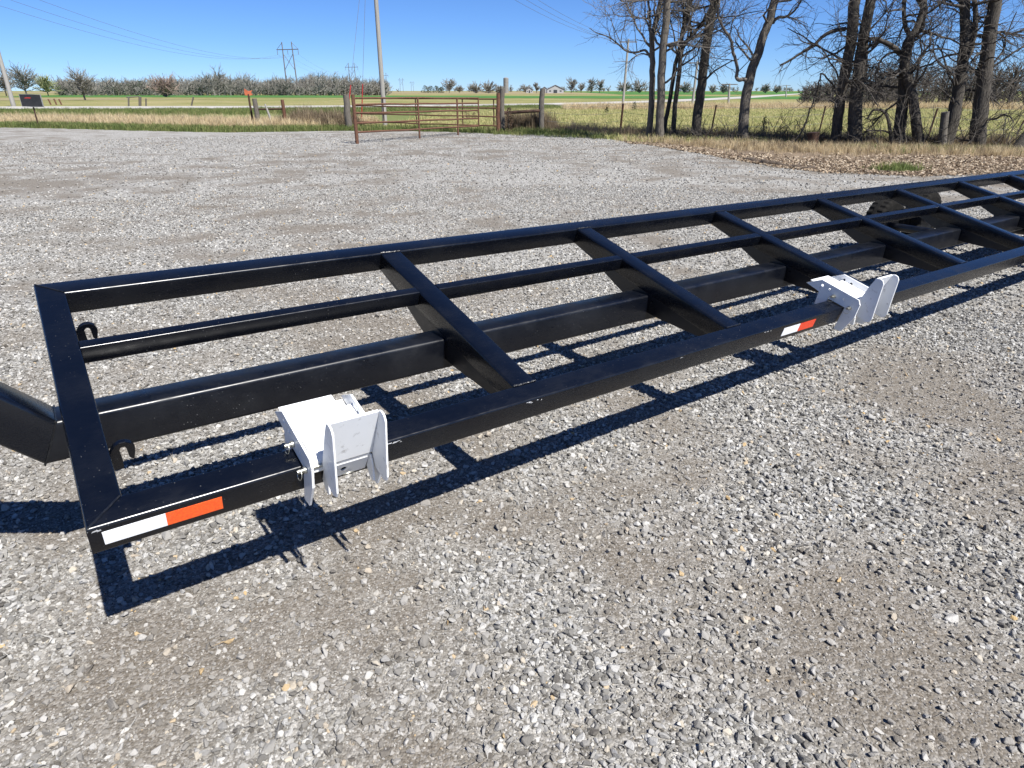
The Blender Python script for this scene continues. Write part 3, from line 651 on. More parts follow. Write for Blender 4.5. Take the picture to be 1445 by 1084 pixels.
# steel fence posts and wire along the tree row
tpost = [((1002, 193), (1011, 148), 'thin rusty steel fence post between the straight tree and the forked tree'), ((1155, 190), (1165, 150), 'thin rusty steel post standing out of the black stump'), ((1308, 199), (1323, 153), 'thin leaning steel post beside the twin crossing trunks'), ((1432, 196), (1445, 170), 'thin steel post leaning over the dark stump at the row\'s end'), ((875, 186), (879.5, 146), 'rusty pipe post standing alone left of the tree row')]
for (bx, by), (tx, ty), lb in tpost:
    b = G(bx, by); t = P(tx, ty, b.y); o = empty('steel_post', (b.x, b.y, 0), lb, 'post', 'steel posts along the tree row'); d = t - b
    MB().tube([Vector((0, 0, -.05)), d * .5, d], 0.032 if bx != 875 else 0.05, 6).build('shaft', M['rust_dark' if bx != 875 else 'rust'], o, 50)
wpts = [G(772, 186.5), G(875, 186), G(1002, 193), G(1155, 191), G(1308, 199), G(1440, 199)]
rwv = random.Random(8)
for h, lb in ((0.45, 'lowest fence wire strung along the tree row'), (0.8, 'middle fence wire strung along the tree row'), (1.12, 'top fence wire strung along the tree row')):
    wo_ = empty('fence_wire', (wpts[0].x, wpts[0].y, 0), lb, 'wire', 'fence wire strands'); mb = MB(); pts = []
    for a, b in zip(wpts[:-1], wpts[1:]):
        for i in range(6):
            t = i / 6; p = a.lerp(b, t); pts.append(Vector((p.x - wpts[0].x, p.y - wpts[0].y, h - .10 * 4 * t * (1 - t) + rwv.uniform(-.01, .01))))
    mb.tube(pts, 0.005, 4).build('strand', M['wire'], wo_)

# ---------------------------------------------------------------- poles, pylons, lines
pb = G(543.5, 176); po = empty('utility_pole', (pb.x, pb.y, 0), 'tall pale wooden utility pole behind the open rusty gate', 'pole')
MB().tube([(0, 0, -.1), (0, 0, 3), (.02, 0, 7), (.0, 0, 11)], [.125, .115, .10, .085], 14).build('shaft', M['pole_wood'], po, 50)
for k, (x0, h, rr_) in enumerate(((-.9, 10.2, .055), (.9, 10.2, .055))): MB().tube([(x0, 0, h), (x0, 0, h + .25)], [.05, .03], 8).build('insulator', M['concrete'], po, 50)
MB().box((0, 0, 10.15), 2.2, .11, .12).build('cross_arm', M['pole_wood'], po)
for (gx, gy, hx) in ((489, 178, 9.6), (510, 176, 9.9)):
    gp_ = G(gx, gy); d = gp_ - pb
    MB().tube([Vector((0, 0, hx)), d], 0.009, 5).build('guy_wire', M['wire'], po)
    a = Vector((0, 0, hx)).lerp(d, 0.80); b_ = Vector((0, 0, hx)).lerp(d, 0.985); MB().tube([a, b_], 0.03, 8).build('guy_guard', M['red_plastic'], po)
pb = G(19.5, 150.5); tp = P(-3, 72, pb.y); po = empty('utility_pole', (pb.x, pb.y, 0), 'pale leaning utility pole on the far side of the road past the black board', 'pole'); d = tp - pb
MB().tube([Vector((0, 0, -.1)), d, d * 1.5], [.24, .2, .17], 12).build('shaft', M['pole_wood'], po, 50)
for (bx, by, tx, ty, lb) in ((879, 147, 887, 55, 'pale utility pole with a short cross arm beyond the rusty pipe post'), (977, 148, 984.5, 86, 'pale utility pole with a cross arm behind the straight leaning tree'), (1028, 146, 1029.5, 118, 'small far utility pole left of the forked tree'), (1109, 137, 1110, 120, 'small far utility pole beside the distant road')):
    b = G(bx, by); t = P(tx, ty, b.y); d = t - b; o = empty('utility_pole', (b.x, b.y, 0), lb, 'pole'); k = b.y / 900
    MB().tube([Vector((0, 0, -.1)), d * .5, d], [.17, .15, .13], 10).build('shaft', M['pole_wood'], o, 50)
    MB().box(d * 0.955, 2.3, .12, .13).build('cross_arm', M['pole_far'], o)
def pylon(x, y, h, label):
    o = empty('power_pylon', (x, y, 0), label, 'pylon', 'H-frame pylons of the power line'); s_ = h / 19.0; dd = Vector((0.94, -0.34, 0))
    for sg in (-1, 1): MB().tube([dd * (2.6 * s_ * sg) + Vector((0, 0, -.2)), dd * (2.25 * s_ * sg) + Vector((0, 0, h))], [.27, .19], 8).build('mast', M['pole_far'], o, 50)
    MB().box((0, 0, h * .86), 10.2 * s_, .26, .30, dd, Vector((.34, .94, 0))).build('cross_arm', M['pole_far'], o)
    MB().tube([dd * -2.4 * s_ + Vector((0, 0, h * .48)), dd * 2.3 * s_ + Vector((0, 0, h * .78))], .09, 6).build('brace', M['pole_far'], o)
    MB().tube([dd * 2.4 * s_ + Vector((0, 0, h * .48)), dd * -2.3 * s_ + Vector((0, 0, h * .78))], .09, 6).build('brace', M['pole_far'], o)
    for sg in (-1, 1): MB().tube([dd * 2.25 * s_ * sg + Vector((0, 0, h * .985)), dd * 4.9 * s_ * sg + Vector((0, 0, h * .87))], .07, 6).build('knee_brace', M['pole_far'], o)
    ends = []
    for t in (-4.9, 0, 4.9):
        a = dd * t * s_ + Vector((0, 0, h * .845)); b = a - Vector((0, 0, 1.5 * s_)); MB().tube([a, b], .10, 6).build('insulator', M['pole_far'], o); ends.append(b + Vector((x, y, 0)))
    return ends
py = []
line0 = P(413, 128, 285); step = (P(499, 128, 480) - line0)
for k, lb in ((-1, None), (0, 'nearest H-frame power pylon in front of the bare woods'), (1, 'second H-frame power pylon left of the tall pale pole'), (2.35, 'faint far H-frame pylon just right of the tall pale pole'), (3.9, 'faintest H-frame pylon, last of the row near the horizon'), (5.8, 'tiny H-frame pylon at the end of the line before the farm')):
    x, y = line0.x + step.x * k, line0.y + step.y * k
    py.append(pylon(x, y, 19.0 if k < 1 else 18.5, lb or 'H-frame power pylon outside the picture beyond the road'))
for e0, e1, span in zip(py[:3], py[1:4], ('crossing the open sky to the nearest pylon', 'between the nearest and the second pylon', 'between the second and the faint far pylon')):
    for a, b, wh_ in zip(e0, e1, ('left', 'middle', 'right')):
        o = empty('power_line', (b.x, b.y, 0), 'thin power line hung from the %s insulator, %s' % (wh_, span), 'cable', 'power lines'); L = (b - a).length; pts = []
        for i in range(25):
            t = i / 24; p = a.lerp(b, t) - Vector((b.x, b.y, 0)); p.z -= 5.5 * 4 * t * (1 - t) * (L / 215) ** 2; pts.append(p)
        MB().tube(pts, 0.022, 4).build('strand', M['wire'], o)

# local line from the tall pole by the gate to the pole behind the tree row
pa = G(543.5, 176); pz = G(879, 147); tz = P(887, 55, pz.y)
for dx, lb in ((-.9, 'thin local wire hung from the left end of the tall pale pole\'s arm'), (0, 'thin local wire hung from the middle of the tall pale pole\'s arm'), (.9, 'thin local wire hung from the right end of the tall pale pole\'s arm')):
    o = empty('service_wire', (pa.x, pa.y, 0), lb, 'cable', 'local power wires'); a = Vector((dx, 0, 10.35)); b = tz - pa; b = Vector((b.x + dx, b.y, tz.z - .15))
    MB().tube([a.lerp(b, t) - Vector((0, 0, 1.4 * 4 * t * (1 - t))) for t in np.linspace(0, 1, 16)], 0.012, 4).build('strand', M['wire'], o)
# old fence pieces across the road
for (x, y0, y1, lx_, lb) in ((181.5, 150, 137, 0, 'slim grey brace post across the road from the ditch'), (197.5, 149.5, 136.5, 0, 'stout dark brace post across the road from the ditch'), (206, 149.5, 139, 0, 'short thin stake right of the dark brace post across the road'), (270, 149, 137, -3, 'bent thin stake across the road left of the pylon'), (72, 148, 140, 4, 'rusty leaning stake across the road, next to the leaning pole'), (80, 148, 139.5, 4, 'rusty leaning stake across the road, second from the leaning pole'), (87, 148, 140, 4, 'rusty leaning stake across the road, third from the leaning pole')):
    b = G(x, y0); t = P(x - lx_, y1, b.y) - b; o = empty('old_post', (b.x, b.y, 0), lb, 'post', 'old fence pieces across the road'); MB().tube([Vector((0, 0, -.05)), t * .5, t], .09 if x != 197.5 else .16, 7).build('shaft', M['rust' if x < 90 else 'old_wood'], o, 50)
b = G(181.5, 150); b2_ = G(197.5, 149.5); o = empty('brace_rail', (b.x, b.y, 0), 'thin cross rail between the brace posts across the road', 'rail'); MB().tube([Vector((0, 0, .95)), Vector((b2_.x - b.x, b2_.y - b.y, 1.0))], .07, 6).build('bar', M['old_wood'], o, 50)

# ---------------------------------------------------------------- trees
class Tree:
    def __init__(self, seed): self.r = random.Random(seed); self.trunk = MB(); self.crown = MB(); self.buds = MB()
    def limb(self, mb, pts, rad): mb.tube(pts, rad, 10 if rad[0] > .1 else 7 if rad[0] > .05 else 5 if rad[0] > .022 else 3, cap=rad[0] > .05)
    def wander(self, p, d, L, r0, r1, n, wig, up):
        pts = [p.copy()]; d = d.normalized(); R_ = self.r
        for i in range(n):
            d = (d + Vector((R_.gauss(0, wig), R_.gauss(0, wig), R_.gauss(0, wig) + up))).normalized(); pts.append(pts[-1] + d * (L / n))
        return pts, [r0 + (r1 - r0) * (i / n) for i in range(n + 1)]
    def branch(self, pts, rad, lev, cfg):
        if lev >= len(cfg): return
        c = cfg[lev]; R_ = self.r; n = len(pts) - 1
        cnt = max(1, int(c['n'] * R_.uniform(.75, 1.25)))
        for _ in range(cnt):
            t = R_.uniform(c['t0'], 0.99); i = min(int(t * n), n - 1); f = t * n - i; p = pts[i].lerp(pts[i + 1], f); pr = rad[i] + (rad[i + 1] - rad[i]) * f
            d = (pts[i + 1] - pts[i]).normalized(); o = d.orthogonal().normalized(); o.rotate(Matrix.Rotation(R_.uniform(0, 6.283), 3, d))
            an = R(R_.uniform(*c['ang'])); nd = d * math.cos(an) + o * math.sin(an)
            L = c['L'] * R_.uniform(.55, 1.25) * (1.1 - .45 * t); r0 = max(min(pr * .62, c['r']), c.get('rmin', .006)); r1 = max(r0 * .35, c.get('rmin', .006) * .7)
            q, rr = self.wander(p, nd, L, r0, r1, c['seg'], c['wig'], c['up']); self.limb(self.crown, q, rr); self.branch(q, rr, lev + 1, cfg)
            if lev == len(cfg) - 1 and c.get('bud'):
                for _b in range(c['bud']):
                    b = q[R_.randrange(1, len(q))] + Vector((R_.gauss(0, .02), R_.gauss(0, .02), R_.gauss(0, .02))); s_ = R_.uniform(.008, .018); v1 = Vector((R_.gauss(0, 1), R_.gauss(0, 1), R_.gauss(0, 1))).normalized() * s_; v2 = v1.orthogonal().normalized() * s_ * .6
                    self.buds.add([b - v1, b + v2, b + v1, b - v2], [(0, 1, 2, 3)])
    def finish(self, name, base, label, group, bark, twig, bud=None, cat='tree'):
        o = empty(name, base, label, cat, group)
        if self.trunk.v: self.trunk.build('trunk', M[bark], o, 60, fix=False)
        if self.crown.v: self.crown.build('crown', M[twig], o, 60, fix=False)
        if bud and self.buds.v: self.buds.build('buds', M[bud], o, fix=False)['kind'] = 'stuff'
        return o
CFG = [dict(n=11, t0=.34, ang=(35, 80), L=2.3, r=.042, seg=7, wig=.20, up=.05), dict(n=7, t0=.2, ang=(25, 70), L=1.15, r=.016, seg=5, wig=.22, up=.0, rmin=.006), dict(n=6, t0=.15, ang=(25, 65), L=.60, r=.008, seg=4, wig=.22, up=-.03, rmin=.0045, bud=2)]
CFG_D = [dict(n=12, t0=.22, ang=(45, 95), L=2.1, r=.040, seg=8, wig=.24, up=.0), dict(n=7, t0=.15, ang=(25, 75), L=1.2, r=.015, seg=5, wig=.26, up=-.02, rmin=.006), dict(n=6, t0=.1, ang=(25, 70), L=.62, r=.008, seg=4, wig=.26, up=-.03, rmin=.0045)]
CFG_L = [dict(n=7, t0=.35, ang=(25, 60), L=1.2, r=.02, seg=6, wig=.2, up=.05, rmin=.006), dict(n=6, t0=.2, ang=(25, 60), L=.7, r=.009, seg=4, wig=.2, up=.0, rmin=.0045, bud=2)]
def spine_pts(px, Y, base):
    raw = [P(x, y, Y) - base for x, y in px]; out = []
    for i in range(len(raw) - 1):
        p0 = raw[max(i - 1, 0)]; p1_, p2_ = raw[i], raw[i + 1]; p3 = raw[min(i + 2, len(raw) - 1)]
        for k in range(4):
            t = k / 4; out.append(0.5 * ((2 * p1_) + (p2_ - p0) * t + (2 * p0 - 5 * p1_ + 4 * p2_ - p3) * t * t + (3 * p1_ - p0 - 3 * p2_ + p3) * t ** 3))
    out.append(raw[-1]); return out
def row_tree(seed, trunks, Y, label, bark, twig, cfg, limbs=(), bud=None, top=8.5, name='bare_tree'):
    """trunks: (pixels from foot to the picture's edge, foot width, end width); the stem goes on above the picture"""
    foot = P(*trunks[0][0][0], Y); base_ = Vector((foot.x, foot.y, 0)); T = Tree(seed); rr = random.Random(seed * 7)
    for px, w0, w1 in trunks:
        pts = spine_pts(px, Y, base_); k = Y / F_PX * 1.06
        if pts[0].z > 0.02 and len(trunks[0][0]) and px is trunks[0][0]: pts[0].z = 0
        n = len(pts); rad = [(w0 + (w1 - w0) * (i / (n - 1)) ** .8) * k / 2 for i in range(n)]
        depth = rr.uniform(-.06, .06)
        for i, p in enumerate(pts): p.y += depth * p.z + rr.gauss(0, .012); p.x += rr.gauss(0, .010)
        if px[0][1] > 150:
            pts.insert(0, pts[0] + Vector((0, 0, -.25))); rad.insert(0, rad[0] * 1.45); rad[1] *= 1.12
            if pts[0].z > -.05: pts[0].z = -.2
        if px[-1][1] <= 15:                # carry on upward, forking into leaders
            d = (pts[-1] - pts[-3]).normalized(); L = top - pts[-1].z
            q, qr = T.wander(pts[-1], d, L * .45, rad[-1], rad[-1] * .7, 5, .07, .05); pts += q[1:]; rad += qr[1:]
            for _ in range(3):
                nd = (d + Vector((rr.gauss(0, .35), rr.gauss(0, .35), .2))); q, qr = T.wander(pts[-1], nd, L * .6, rad[-1] * .7, .02, 7, .12, .04); T.limb(T.crown, q, qr); T.branch(q, qr, 0, [dict(cfg[0], n=6, L=1.5), dict(cfg[1], n=5), dict(cfg[2], n=3)])
        T.limb(T.trunk, pts, rad); T.branch(pts, rad, 0, cfg)
    for px, w0, w1 in limbs:
        pts = spine_pts(px, Y, base_); k = Y / F_PX * 1.06; n = len(pts); rad = [(w0 + (w1 - w0) * i / (n - 1)) * k / 2 for i in range(n)]; dy = rr.uniform(-.35, .35)
        for i, p in enumerate(pts): p.y += dy * i / n + rr.gauss(0, .03)
        T.limb(T.crown, pts, rad); T.branch(pts, rad, 0, CFG_L)
    return T.finish(name, base_, label, 'bare trees in the fence row', bark, twig, bud)
row_tree(1, [([(915, 197), (919, 150), (920, 100), (919.5, 64), (921, 45), (927, 22), (932, 0)], 8, 5), ([(920, 62), (918, 40), (917.5, 20), (915, 0)], 4, 2.5)], 25.6, 'slim bare tree with a long branch reaching left over the field', 'bark_grey', 'twig_grey', CFG, [([(917, 80), (910, 71), (898, 74), (884, 72), (872, 62), (858, 52), (842, 46), (832, 40)], 3.2, .8), ([(915, 78), (905, 76), (893, 82), (886, 90)], 2, .7), ([(880, 70), (868, 45), (858, 22), (846, 10)], 1.2, .5), ([(899, 73), (896, 50), (893, 25)], 1.2, .5)], 'bud')
row_tree(2, [([(930.5, 199), (931, 170), (932.6, 107), (936, 50), (939.5, 0)], 11, 8)], 25.2, 'straight bare tree trunk standing close against the slim branching one', 'bark_grey', 'twig_grey', CFG, (), 'bud')
row_tree(3, [([(937, 184), (943, 150), (951, 100), (957, 70), (964, 35), (970, 0)], 5.5, 4)], 27.0, 'thin bare tree leaning right and crossing its twin', 'bark_brown', 'twig', CFG, [([(955, 75), (950, 45), (944, 20), (945, 0)], 2, 1)], 'bud')
row_tree(4, [([(949.5, 192), (952, 150), (958, 100), (961, 72), (971, 55), (985, 38), (1001, 12)], 6.5, 3)], 26.4, 'thin forking bare tree whose limb reaches the dark straight trunk', 'bark_brown', 'twig', CFG, [([(961, 70), (964, 40), (966, 0)], 3, 2)], 'bud')
row_tree(5, [([(981, 196), (986, 150), (991.5, 107), (1000, 43), (1009, 0)], 12, 9.5)], 25.8, 'dark straight tree trunk leaning slightly right, alone in its gap', 'bark_brown', 'twig', CFG, (), 'bud')
row_tree(6, [([(1048.5, 201), (1049.5, 170), (1052, 145), (1058, 112), (1064, 92), (1071, 75), (1075, 58), (1084, 36), (1095, 0)], 13, 9)], 24.6, 'bent grey tree with a crooked elbow branch low on its left', 'bark_grey', 'twig_grey', CFG, [([(1056, 117), (1050, 112), (1042, 113), (1039, 108), (1040, 95), (1034, 75), (1030, 55), (1018, 38), (1012, 20), (1014, 0)], 5, 2.4), ([(1091, 32), (1098, 25), (1108, 24), (1118, 18), (1126, 10)], 4, 2), ([(1030, 55), (1034, 35), (1040, 15)], 1.6, .7)], 'bud')
row_tree(7, [([(1178, 209), (1182, 165), (1185.5, 130), (1192, 95), (1197.5, 56), (1201, 0)], 12, 12)], 23.0, 'dark tree with a long drooping limb arching left, nearest its thick twin', 'bark_brown', 'twig', CFG_D, [([(1193, 41), (1178, 43), (1165, 50), (1152, 62), (1138, 72), (1120, 84), (1106, 92)], 5, 2.2), ([(1182, 130), (1173, 118), (1160, 104), (1155, 112), (1150, 135), (1143, 152)], 2.2, 1.6), ([(1184, 112), (1170, 88), (1152, 66), (1140, 64)], 2.2, 1)])
row_tree(8, [([(1206, 208), (1207.5, 165), (1212, 124), (1218, 80), (1222, 56), (1234, 0)], 18, 11)], 22.6, 'thickest dark trunk beside the drooping tree, ivy-rough and straight', 'bark_brown', 'twig', CFG_D, [([(1200, 60), (1190, 52), (1176, 52)], 2.5, 1)])
row_tree(9, [([(1266, 208), (1272, 160), (1275.5, 130), (1275, 97), (1278, 68), (1287, 50), (1298, 38), (1303, 14), (1297, 0)], 15, 7), ([(1287, 50), (1280, 35), (1279, 0)], 6, 4)], 22.4, 'gnarled tree with a heavy limb bending left at head height', 'bark_brown', 'twig', CFG_D, [([(1276, 80), (1262, 68), (1248, 60), (1234, 55), (1220, 56)], 7, 4), ([(1268, 72), (1250, 78), (1240, 90), (1236, 103)], 3, 2), ([(1260, 196), (1254, 187), (1240, 184), (1220, 185)], 3, 1.6)])
row_tree(10, [([(1297, 210), (1294, 180), (1291, 146), (1284, 112), (1281, 95), (1288, 62), (1300, 35), (1310, 0)], 14, 6)], 22.0, 'tree leaning left across the gnarled tree and bending back up', 'bark_brown', 'twig', CFG_D, ())
row_tree(11, [([(1330, 211), (1343, 180), (1352, 140), (1358, 108), (1364, 75), (1366, 40), (1365, 0)], 17, 10), ([(1362, 85), (1372, 60), (1376, 30), (1373, 0)], 6, 5)], 22.0, 'leaning tree that grows up beside the broken grey post', 'bark_brown', 'twig', CFG_D, [([(1361, 10), (1345, 6), (1330, 0)], 4, 2)])
row_tree(12, [([(1378.5, 212), (1381, 180), (1387.5, 135), (1392, 100), (1397, 67), (1408, 0)], 20, 14)], 21.8, 'massive dark trunk with shaggy twigs near the row\'s end', 'bark_brown', 'twig', CFG_D, [([(1398, 52), (1412, 45), (1426, 48), (1445, 40), (1460, 36)], 3.5, 2), ([(1388, 120), (1405, 112), (1422, 118), (1440, 108)], 2, 1), ([(1373, 200), (1362, 199), (1350, 208)], 3, 1.2)])
row_tree(13, [([(1462, 214), (1464, 170), (1470, 120), (1478, 50), (1484, 0)], 14, 9)], 22.6, 'bare tree just past the right end of the row', 'bark_brown', 'twig', CFG_D, ())
# dead wood
def deadwood(px, Y, w0, w1, label, name='dead_branch', m='bark_brown'):
    f0 = P(*px[0], Y); b = Vector((f0.x, f0.y, 0)); o = empty(name, b, label, 'dead wood'); pts = spine_pts(px, Y, b); k = Y / F_PX * 1.06
    MB().tube(pts, [(w0 + (w1 - w0) * i / (len(pts) - 1)) * k / 2 for i in range(len(pts))], 8).build('limb', M[m], o, 60); return o
deadwood([(1258, 203), (1256, 185), (1252, 165), (1244, 156), (1232, 156), (1224, 168)], 22.0, 4.5, 2.2, 'hooked dead branch curling over beside the gnarled tree')
deadwood([(1112, 202), (1122, 198), (1132, 184), (1140, 165), (1143, 152)], 22.8, 2.5, 2.0, 'thin dead limb hanging to the ground left of the black stump')
deadwood([(1330, 203), (1331, 185), (1334, 158)], 21.6, 10, 9, 'broken squared grey post leaning in the fence row', 'broken_post', 'old_wood')
deadwood([(1146, 204), (1147, 196), (1148, 187)], 22.4, 13, 15, 'black burnt stump holding a thin steel post', 'stump', 'rust_dark')
deadwood([(1430, 218), (1438, 205), (1452, 185)], 21.0, 16, 9, 'dark leaning stump at the right end of the row', 'stump')
# low scrub in the fence row
for i, (x, Yv, h_, lb) in enumerate(((990, 24.9, .7, 'low leafless scrub at the foot of the dark straight tree'), (1025, 24.3, .75, 'tangled leafless scrub left of the bent grey tree'), (1085, 24.0, .9, 'low leafless scrub right of the bent grey tree'), (1130, 23.4, .9, 'thin leafless scrub left of the black stump'), (1230, 22.2, 1.2, 'leafless sapling clump right of the thickest trunk'), (1285, 21.6, 1.6, 'leafless sapling clump between the two crossing trunks'), (1345, 21.4, 1.4, 'leafless sapling clump at the leaning tree'), (1415, 21.6, 1.5, 'leafless sapling clump beyond the massive trunk'), (955, 25.4, .6, 'low dry brush between the thin twin trees'))):
    b = P(x, 205, Yv); b = Vector((b.x, b.y, 0)); T = Tree(100 + i)
    for _ in range(12):
        q, rr = T.wander(Vector((T.r.gauss(0, .45), T.r.gauss(0, .3), 0)), Vector((T.r.gauss(0, .5), T.r.gauss(0, .5), 1)), h_ * T.r.uniform(.6, 1.3), .014, .007, 6, .2, 0); T.limb(T.crown, q, rr); T.branch(q, rr, 0, [dict(n=6, t0=.2, ang=(20, 60), L=h_ * .5, r=.009, seg=4, wig=.2, up=0, rmin=.006)])
    T.finish('scrub', b, lb, 'leafless scrub in the fence row', 'bark_brown', 'twig', cat='shrub')

# ---------------------------------------------------------------- far trees and bushes
def far_crown(T, h, w, n, r, base_t=.25, upright=.6):
    q, rr = T.wander(Vector((0, 0, -.1)), Vector((0, 0, 1)), h * .66, h * .028, h * .012, 5, .05, .1); T.limb(T.trunk, q, [max(x, r) for x in rr])
    for _ in range(n):
        t = T.r.uniform(base_t, 1.0); i = min(int(t * 5), 4); p = q[i].lerp(q[i + 1], t * 5 - i); a = T.r.uniform(0, 6.283)
        d = Vector((math.cos(a), math.sin(a), T.r.uniform(.1, 1.6) * upright)); L = w * .5 * T.r.uniform(.5, 1.05) * (1.15 - .35 * t)
        l, lr = T.wander(p, d, L, r * 1.3, r * .8, 4, .16, .08); T.limb(T.crown, l, lr)
        for _k in range(3):
            j = T.r.randrange(1, 4); dd_ = (l[j + 1] - l[j]).normalized() + Vector((T.r.gauss(0, .6), T.r.gauss(0, .6), T.r.gauss(.15, .5))); l2, lr2 = T.wander(l[j], dd_, L * T.r.uniform(.3, .6), r, r * .6, 3, .2, .05); T.crown.tube(l2, lr2, 3, cap=False)
def far_tree(px, basey, topy, wpx, Y, label, twig='far_twig', n=45, seed=0, group=None, name='bare_tree', base_t=.25, rk=.26):
    b = P(px, basey, Y); t = P(px, topy, Y); h = max(t.z, .5); k = Y / F_PX * 1.06; T = Tree(500 + seed); far_crown(T, h, wpx * k, int(n * 1.6), k * rk, base_t)
    return T.finish(name, Vector((b.x, b.y, 0)), label, group, 'bark_grey' if Y > 60 else 'bark_brown', twig, cat='tree' if name != 'bush' else 'bush')
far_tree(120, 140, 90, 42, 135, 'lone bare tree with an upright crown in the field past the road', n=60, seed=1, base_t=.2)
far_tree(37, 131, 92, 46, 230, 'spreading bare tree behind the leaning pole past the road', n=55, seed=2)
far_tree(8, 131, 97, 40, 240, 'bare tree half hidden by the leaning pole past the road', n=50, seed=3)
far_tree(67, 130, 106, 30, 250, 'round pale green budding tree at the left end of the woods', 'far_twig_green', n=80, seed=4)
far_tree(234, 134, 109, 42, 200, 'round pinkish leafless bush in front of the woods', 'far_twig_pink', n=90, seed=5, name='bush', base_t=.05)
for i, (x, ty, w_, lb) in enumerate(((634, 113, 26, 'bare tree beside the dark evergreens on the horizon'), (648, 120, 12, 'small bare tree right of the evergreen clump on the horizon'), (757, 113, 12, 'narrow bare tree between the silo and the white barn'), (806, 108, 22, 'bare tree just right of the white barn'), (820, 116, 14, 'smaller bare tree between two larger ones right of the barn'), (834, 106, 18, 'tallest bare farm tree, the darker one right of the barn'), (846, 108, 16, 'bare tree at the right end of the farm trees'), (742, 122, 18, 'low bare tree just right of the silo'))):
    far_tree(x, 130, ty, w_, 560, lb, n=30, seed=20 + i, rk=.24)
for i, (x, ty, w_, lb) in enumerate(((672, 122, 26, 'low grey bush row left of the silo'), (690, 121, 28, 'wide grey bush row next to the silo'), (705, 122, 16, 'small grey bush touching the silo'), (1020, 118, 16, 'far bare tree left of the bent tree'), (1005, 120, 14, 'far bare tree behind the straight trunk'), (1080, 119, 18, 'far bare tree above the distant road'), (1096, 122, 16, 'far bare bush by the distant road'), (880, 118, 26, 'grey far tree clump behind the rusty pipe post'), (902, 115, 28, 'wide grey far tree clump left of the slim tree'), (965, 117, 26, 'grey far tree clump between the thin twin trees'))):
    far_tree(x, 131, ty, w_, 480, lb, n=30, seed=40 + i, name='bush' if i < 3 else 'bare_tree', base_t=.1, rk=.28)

# cedars: dark clumps made of many small sprays
def cedar(px, by, ty, wpx, Y, label, m='cedar', seed=0, n=260, cone=.5):
    b = P(px, by, Y); h = max(P(px, ty, Y).z, .3); k = Y / F_PX * 1.06; w = wpx * k / 2; r = random.Random(900 + seed); mb = MB()
    o = empty('cedar', (b.x, b.y, 0), label, 'cedar tree'); MB().tube([(0, 0, -.1), (0, 0, h * .8)], [h * .03, h * .012], 7).build('trunk', M['bark_brown'], o)
    for _ in range(n):
        t = r.random() ** 1.2; a = r.uniform(0, 6.283); rad = w * (1 - t * cone - .45 * max(0, t - .7) / .3 * (1 - cone)) * math.sqrt(r.random()); s_ = max(h * .07, k * .9) * r.uniform(.6, 1.3)
        c = Vector((rad * math.cos(a), rad * math.sin(a), h * (.05 + .9 * t))); d = Vector((math.cos(a), math.sin(a), r.uniform(.3, 1.3))).normalized() * s_; e = d.orthogonal().normalized() * s_ * .45; e.rotate(Matrix.Rotation(r.uniform(0, 3), 3, d.normalized()))
        mb.add([c - d * .5 - e * .2, c - d * .5 + e * .2, c + e * .6, c + d * .7, c - e * .6], [(0, 1, 2, 3, 4)])
    mb.build('crown', M[m], o, fix=False); return o
for i, (x, by, ty, w_, Yv, lb) in enumerate(((600, 131, 120, 11, 540, 'dark evergreen at the left end of the horizon clump'), (608, 131, 121, 11, 540, 'dark evergreen second in the horizon clump'), (616, 131, 120.5, 11, 540, 'dark evergreen third in the horizon clump'), (623, 131, 122, 9, 540, 'dark evergreen at the right end of the horizon clump'), (170, 132, 117, 16, 262, 'dark evergreen at the left of the woods\' edge'), (186, 132, 116, 18, 262, 'dark evergreen beside its twin at the woods\' edge'), (202, 132, 113, 16, 262, 'taller dark evergreen left of the pinkish bush'), (85, 132, 121, 15, 258, 'small dark evergreen right of the pale green tree'), (895, 155, 143, 8, 62, 'small round cedar alone in the pasture left of the trees'), (960.5, 151, 146, 5, 72, 'tiny cedar in the pasture seen between the thin twin trees'), (856, 158, 151, 6, 56, 'tiny brownish cedar by the far fence'), (1077, 184, 163, 9, 27, 'young cedar sapling right of the bent grey tree'))):
    cedar(x, by, ty, w_, Yv, lb, seed=i)
for i, (x, by, ty, w_, Yv, lb) in enumerate(((659, 172, 155, 10, 41, 'left of two reddish cedars seen through the gates'), (669.5, 170, 158, 9, 42, 'right of two reddish cedars seen through the gates'), (718, 165, 150, 12, 29.5, 'reddish cedar growing behind the cross rail by the gate'))):
    cedar(x, by, ty, w_, Yv, lb, 'cedar_red', 60 + i, n=220)
# bare woods that read as one mass
def woods(name, items, label, twig, seed, n=30):
    T = Tree(seed)
    for (x, y, h, w, rk) in items:
        b0 = len(T.crown.v); b1 = len(T.trunk.v); far_crown(T, h, w, n if h > 4.7 or rk < .05 else n // 2, rk, .04, .7)
        for L_, b_ in ((T.crown, b0), (T.trunk, b1)): L_.v[b_:] = [(p[0] + x, p[1] + y, p[2]) for p in L_.v[b_:]]
    T.crown.v, T.crown.f = T.crown.v + T.trunk.v, T.crown.f + [tuple(i + len(T.crown.v) for i in f) for f in T.trunk.f]
    return tag(T.crown.build(name, M[twig], None, fix=False), label, 'woods', kind='stuff')
rwd = random.Random(77); items = []
for _ in range(460):
    px = rwd.uniform(78, 548); Yv = rwd.uniform(262, 330); p = P(px, 130, Yv); hh = rwd.uniform(6.0, 8.4) * (.80 if px < 230 else .92 + .12 * math.sin(px * .045) + .07 * math.sin(px * .13)) * rwd.choice((.8, 1, 1, 1.08)); items.append((p.x, p.y, hh, hh * 1.25, .062))
for _ in range(170):
    px = rwd.uniform(82, 545); Yv = rwd.uniform(258, 290); p = P(px, 130, Yv); hh = rwd.uniform(2.6, 4.6); items.append((p.x, p.y, hh, hh * 1.3, .08))
